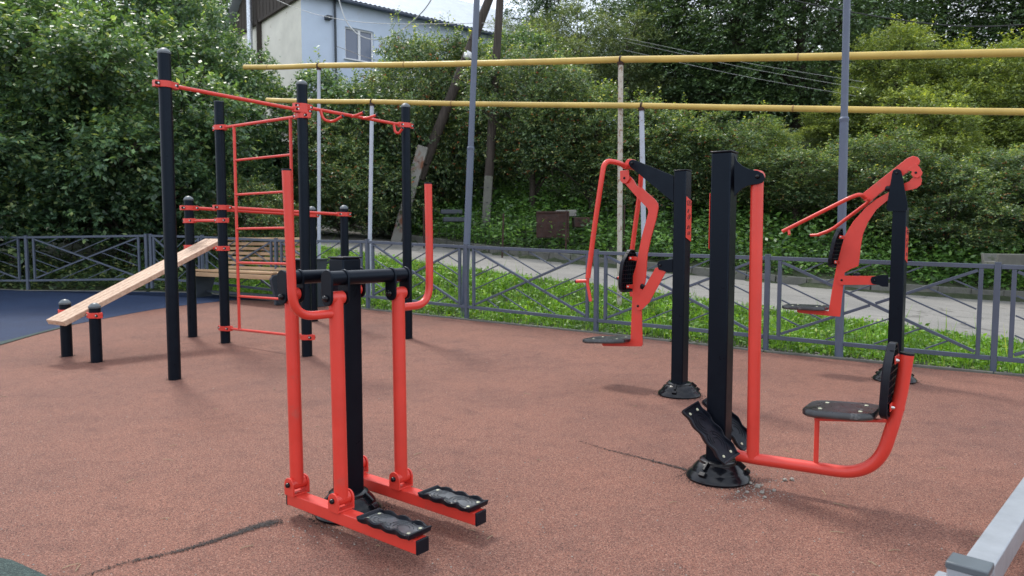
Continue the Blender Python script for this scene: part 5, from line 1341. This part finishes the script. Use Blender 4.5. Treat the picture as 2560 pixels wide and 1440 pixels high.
# ================================================================ BENCH, BIN
def bench():
    A = Q['P2'] - Q['P4']; d = Vector((A.x, A.y, 0)).normalized(); f = Vector((d.y, -d.x, 0))
    if f.y > 0: f = -f
    e = Vector(gnd(752, 757)); e.z = 0
    L = 2.1; c = e - d * L      # far (left) end
    z0 = G(e.y)
    root = thing('bench', 'slatted wooden bench with dark metal sides behind the wall ladder', 'bench', (e.x, e.y, z0))
    def W(s, g_, z): return e - d * s + f * g_ + Vector((0, 0, z0 + z + .02 * s * 0))
    for s_ in (0, L):
        mb = MB(); o2 = [(.20, 0), (.50, 0), (.50, .10), (.585, .40), (.55, .46), (.44, .48), (.20, .46), (.12, .40), (.22, .1)]
        mb.prism(o2, lambda g_, z_: W(s_ - .025, g_, z_), lambda g_, z_: W(s_ + .025, g_, z_)); obj('side_panel', mb, 'slate_panel', root, bevel=.008)
    for i in range(5):
        g_ = .10 + i * .098; z_ = .47 + (.012 * abs(i - 2) if i > 2 else .006 * (2 - i))
        mb = MB(); mb.box(W(L / 2, g_, z_), (L + (.0), .088, .036), (d, f, (0, 0, 1))); obj('seat_slat', mb, 'slat_wood', root, bevel=.005)
    mb = MB(); mb.box(W(L / 2, .555, .43), (L, .03, .07), (d, f, (0, 0, 1))); obj('seat_slat', mb, 'slat_wood', root, bevel=.005)
    for i in range(7):
        z_ = .53 + i * .082; g_ = .0 - i * .022
        mb = MB(); mb.box(W(L / 2, g_, z_), (L, .03, .052), (d, f + Vector((0, 0, .25)), Vector((0, 0, 1)) - f * .25)); obj('back_slat', mb, 'slat_wood', root, bevel=.004)
    mb = MB()
    for s_ in (.45, L / 2, L - .45): mb.bar(W(s_, -.01, .42), W(s_, -.17, 1.06), .05, .02, d)
    mb.bar(W(.03, .3, .12), W(L - .03, .3, .12), .04, .04)
    obj('back_brace', mb, 'slate_panel', root)
    # bin just right of the bench
    b = Vector(gnd(772, 766)); zb = b.z
    rb = thing('litter_bin', 'dark grey litter bin with flared side panels beside the bench', 'litter bin', b)
    def V(s, g_, z): return Vector((b.x, b.y, 0)) - d * s + f * g_ + Vector((0, 0, zb + z))
    for s_ in (-.2, .2):
        mb = MB(); o2 = [(-.24, 0), (.24, 0), (.19, .05), (.15, .1), (.17, .55), (.2, .72), (-.2, .72), (-.17, .55), (-.15, .1), (-.19, .05)]
        mb.prism(o2, lambda g_, z_: V(s_ - .015, g_, z_), lambda g_, z_: V(s_ + .015, g_, z_)); obj('side_panel', mb, 'slate_panel', rb, bevel=.005)
    mb = MB(); mb.box(V(0, 0, .73), (.46, .42, .02), (d, f, (0, 0, 1))); obj('lid', mb, 'slate_panel', rb, bevel=.004)
    mb = MB(); mb.lathe([(.12, .08), (.13, .1), (.155, .56), (.148, .56), (.12, .12)], (b.x, b.y, zb), 28); obj('bucket', mb, 'slate_panel', rb)
bench()

# ================================================================ GREY FRAME in the bottom right corner
def grey_frame():
    zt = .20
    a = Vector(onz(2448, 1404, zt)); b = Vector(onz(2600, 1180, zt)); d = (b - a).normalized(); x = Vector((d.y, -d.x, 0))
    root = thing('steel_frame', 'silver grey square steel beam of a machine cut by the bottom right corner', 'machine frame', a)
    mb = MB(); mb.box((a + b) / 2 + d * .35 - Vector((0, 0, .045)), ((b - a).length + .7, .082, .09), (d, x, (0, 0, 1))); obj('long_beam', mb, 'silver_paint', root, bevel=.005)
    c = Vector(onz(2428, 1405, zt + .012)); 
    mb = MB(); mb.box(Vector((c.x, c.y, .1)) - d * .02, (.085, .105, .2), (d, x, (0, 0, 1))); s_ = obj('stub_post', mb, 'silver_paint', root, bevel=.005)
    mb = MB(); mb.box(Vector((c.x, c.y, zt + .008)) - d * .02, (.092, .112, .024), (d, x, (0, 0, 1))); obj('end_cap', mb, 'cap_plastic', s_, bevel=.005)
    mb = MB(); p = Vector(onz(2352, 1436, .14)); mb.box(p - d * .22 - Vector((0, 0, .035)) + x * .03, (.5, .09, .07), (d, x, (0, 0, 1))); obj('cross_beam', mb, 'silver_paint', root, bevel=.005)
grey_frame()

# ================================================================ SMALL THINGS on the bank and on the ground
def bank_pt(px, row, yy): return Vector(at(px, row, yy))
# rusty sheet standing on the bank
p = bank_pt(1380, 594, 15.6); mb = MB(); mb.box((p.x, p.y, p.z + .27), (.68, .04, .54)); rs = thing('rusty_sheet', 'rusty brown metal box panel standing in the weeds beyond the road', 'metal sheet', p)
obj('panel', mb, 'rust', rs, bevel=.004)
mb = MB(); mb.bar((p.x - .34, p.y - .03, p.z + .55), (p.x + .36, p.y - .03, p.z + .55), .05, .03); mb.bar((p.x + .35, p.y - .03, p.z - .1), (p.x + .35, p.y - .03, p.z + .55), .03, .03); obj('frame', mb, 'rust', rs)
for (x_, row, yy, w_, h_, dd, lab) in ((1402, 533, 15.9, .22, .13, .2, 'pale block on top of the rusty panel, left of the pair'), (1428, 533, 16.0, .2, .14, .2, 'pale block right behind the rusty panel top'), (1452, 556, 15.9, .34, .22, .3, 'brownish box right of the rusty panel')):
    c = bank_pt(x_, row, yy); mb = MB(); mb.box((c.x, c.y, c.z), (w_, dd, h_), ((1, .1, 0), (-.1, 1, 0), (0, 0, 1)))
    single('block', mb, 'concrete' if h_ < .2 else 'rust', lab, 'block', c, 'blocks lying in the weeds', bevel=.012)
# blocks lower left of the upright pole
for (x_, row, yy, w_, lab) in ((1140, 549, 16.8, .6, 'flat grey slab lying left of the upright pole, lower one'), (1128, 530, 17.2, .5, 'flat grey slab lying left of the upright pole, upper one')):
    c = bank_pt(x_, row, yy); mb = MB(); mb.box(c, (w_, .4, .10), ((1, .15, 0), (-.15, 1, 0), (0, 0, 1))); single('slab', mb, 'slate_panel', lab, 'slab', c, 'slabs in the weeds', bevel=.012)
# concrete trough at the right
c = bank_pt(2540, 655, 12.2); mb = MB()
L_ = 1.5; pr = [(-.2, 0), (.2, 0), (.24, .2), (.18, .2), (.14, .07), (-.14, .07), (-.18, .2), (-.24, .2)]
mb.prism(pr, lambda a, b: Vector((c.x - .45, c.y + a, c.z + b - .06)), lambda a, b: Vector((c.x + L_, c.y + a - .25, c.z + b - .08)))
single('concrete_trough', mb, 'kerb_stone', 'grey concrete trough lying in the grass at the right edge beyond the road', 'trough', c, bevel=.01)
# wire mesh fence posts on the bank
rg_ = random.Random(11)
mw = thing('wire_fence', 'thin wire mesh fence on slim stakes in the weeds beyond the road', 'fence', bank_pt(1174, 590, 15.8))
stk = []
for px_ in (1060, 1174, 1255, 1415, 1560, 1700):
    p = depthpt(px_, 15.3 if px_ > 1200 else 16.4); z0 = T(p.x, p.y); h = .95
    mb = MB(); mb.tube([(p.x, p.y, z0 - .1), (p.x + rg_.uniform(-.04, .04), p.y, z0 + h)], .018, 8); obj('stake', mb, 'rust', mw); stk.append(Vector((p.x, p.y, z0)))
mb = MB()
for i in range(len(stk) - 1):
    a, b = stk[i], stk[i + 1]
    for k in range(6): mb.tube([a + Vector((0, 0, .08 + k * .16)), (a + b) / 2 + Vector((0, 0, .06 + k * .16)), b + Vector((0, 0, .08 + k * .16))], .003, 4, cap=False)
    n = int((b - a).length / .16)
    for k in range(1, n): q_ = a.lerp(b, k / n); mb.tube([q_ + Vector((0, 0, .07)), q_ + Vector((0, 0, .88))], .003, 4, cap=False)
obj('wire_mesh', mb, 'wire_rubber', mw)
# pebbles by the leg press foot
rg_ = random.Random(4); PB = [(1893, 1219, .012), (1905, 1233, .010), (1935, 1228, .009), (1980, 1201, .010), (1962, 1202, .010), (1876, 1210, .009), (1868, 1232, .008), (1900, 1215, .007), (1912, 1245, .007), (1846, 1230, .006)]
for i, (x_, y_, r_) in enumerate(PB):
    p = onz(x_, y_); mb = MB(); mb.ico((p[0], p[1], r_ * .55), r_ * 1.3, .75)
    for j in range(len(mb.v)): v_ = mb.v[j]; mb.v[j] = tuple(a + rg_.uniform(-.15, .15) * r_ for a in v_)
    single('pebble', mb, 'stone', 'small pale grey pebble lying beside the round foot of the leg press', 'pebble', (p[0], p[1], 0), 'pebbles by the leg press foot')
mb = MB()                                     # fine crumbs, straws and leaf bits nobody could count
for i in range(900):
    if i < 260: px_, py_ = rg_.gauss(1880, 45), rg_.gauss(1225, 22)
    elif i < 330: px_, py_ = rg_.gauss(820, 80), rg_.gauss(1335, 22)
    else: px_, py_ = rg_.uniform(-50, 2600), 640 + 800 * rg_.random() ** .8 + 130
    if py_ < 860 - max(0, 1280 - px_) * .06 or py_ > 1500: continue
    p = gnd(px_, py_); r_ = rg_.uniform(.0015, .0045)
    if p[1] > 8: continue
    mb.ico((p[0], p[1], G(p[1]) + r_ * .3), r_, .6)
o = single('ground_grit', mb, 'stone', 'fine pale grit scattered over the red rubber ground', 'grit', (0, 0, 0), kind='stuff')
mb = MB()
for i in range(80):
    px_, py_ = rg_.uniform(-50, 2600), 760 + 700 * rg_.random() ** 1.3
    if py_ < 860 + (px_ - 1280) * .075 and px_ > 1280: continue
    if py_ < 800: continue
    p = gnd(px_, py_)
    if p[1] > 9: continue
    l = rg_.uniform(.008, .035); a = rg_.uniform(0, 3.14); dx_, dy_ = math.cos(a) * l, math.sin(a) * l; zz = G(p[1]) + .004
    mb.tube([(p[0] - dx_, p[1] - dy_, zz), (p[0], p[1], zz + .003), (p[0] + dx_, p[1] + dy_, zz)], .0014, 5)
single('straw_litter', mb, 'straw', 'dry straws and twigs scattered over the play ground', 'litter', (0, 0, 0), kind='stuff')

mb = MB()
for i in range(700):
    q = rg_.uniform(-2.5, 9); r_ = abs(rg_.gauss(0, .09)) - .02; p = QR(q, r_); k = rg_.uniform(.004, .014); mb.ico((p[0], p[1], T(p[0], p[1]) + .01), k, .7)
single('verge_gravel', mb, 'stone', 'small pale stones along the foot of the long fence', 'gravel', (0, 0, 0), kind='stuff')

# ================================================================ CAMERA, LIGHT, WORLD
cam = bpy.data.cameras.new('camera'); co_ = bpy.data.objects.new('camera', cam); COL.objects.link(co_); scn.camera = co_
co_.location = (0, 0, H); co_.rotation_euler = (math.pi / 2 - TH, 0, 0)
cam.sensor_width = 36; cam.lens = 36 * F / 2560; cam.clip_end = 2000; cam.clip_start = .05
cam.dof.use_dof = True; cam.dof.focus_distance = 4.2; cam.dof.aperture_fstop = 4.5
SUN_EL, SUN_AZ = R(54), R(-32)      # azimuth from +Y towards +X
sd = Vector((math.sin(SUN_AZ) * math.cos(SUN_EL), math.cos(SUN_AZ) * math.cos(SUN_EL), math.sin(SUN_EL)))
li = bpy.data.lights.new('sun', 'SUN'); li.energy = 2.6; li.angle = R(9); li.color = (1, .95, .87)
lo_ = bpy.data.objects.new('sun', li); COL.objects.link(lo_); lo_.rotation_euler = sd.to_track_quat('Z', 'Y').to_euler(); lo_.location = (0, 0, 30)
w = bpy.data.worlds.new('World'); scn.world = w; w.use_nodes = True; nt = w.node_tree; bg = nt.nodes['Background']
sky = nt.nodes.new('ShaderNodeTexSky'); sky.sky_type = 'NISHITA'; sky.sun_disc = False; sky.sun_elevation = SUN_EL; sky.sun_rotation = SUN_AZ
sky.air_density = 1.2; sky.dust_density = 1.5
tc = nt.nodes.new('ShaderNodeTexCoord')
ns_ = N(nt, 'ShaderNodeTexNoise', Scale=2.2, Detail=6.0); nt.links.new(tc.outputs['Generated'], ns_.inputs['Vector'])
rp = nt.nodes.new('ShaderNodeValToRGB'); rp.color_ramp.elements[0].position = .35; rp.color_ramp.elements[1].position = .62
rp.color_ramp.elements[0].color = (.35, .35, .35, 1); rp.color_ramp.elements[1].color = (.95, .95, .95, 1)
nt.links.new(ns_.outputs[0], rp.inputs[0])
mx = nt.nodes.new('ShaderNodeMix'); mx.data_type = 'RGBA'; nt.links.new(rp.outputs[0], mx.inputs[0]); nt.links.new(sky.outputs[0], mx.inputs[6]); mx.inputs[7].default_value = (10.6, 11.2, 12.2, 1)
nt.links.new(mx.outputs[2], bg.inputs[0]); bg.inputs[1].default_value = .16
scn.view_settings.view_transform = 'Standard'; scn.view_settings.look = 'None'; scn.view_settings.exposure = 0
scn.render.engine = 'CYCLES'
scn.cycles.max_bounces = 6; scn.cycles.transparent_max_bounces = 4; scn.cycles.use_denoising = True
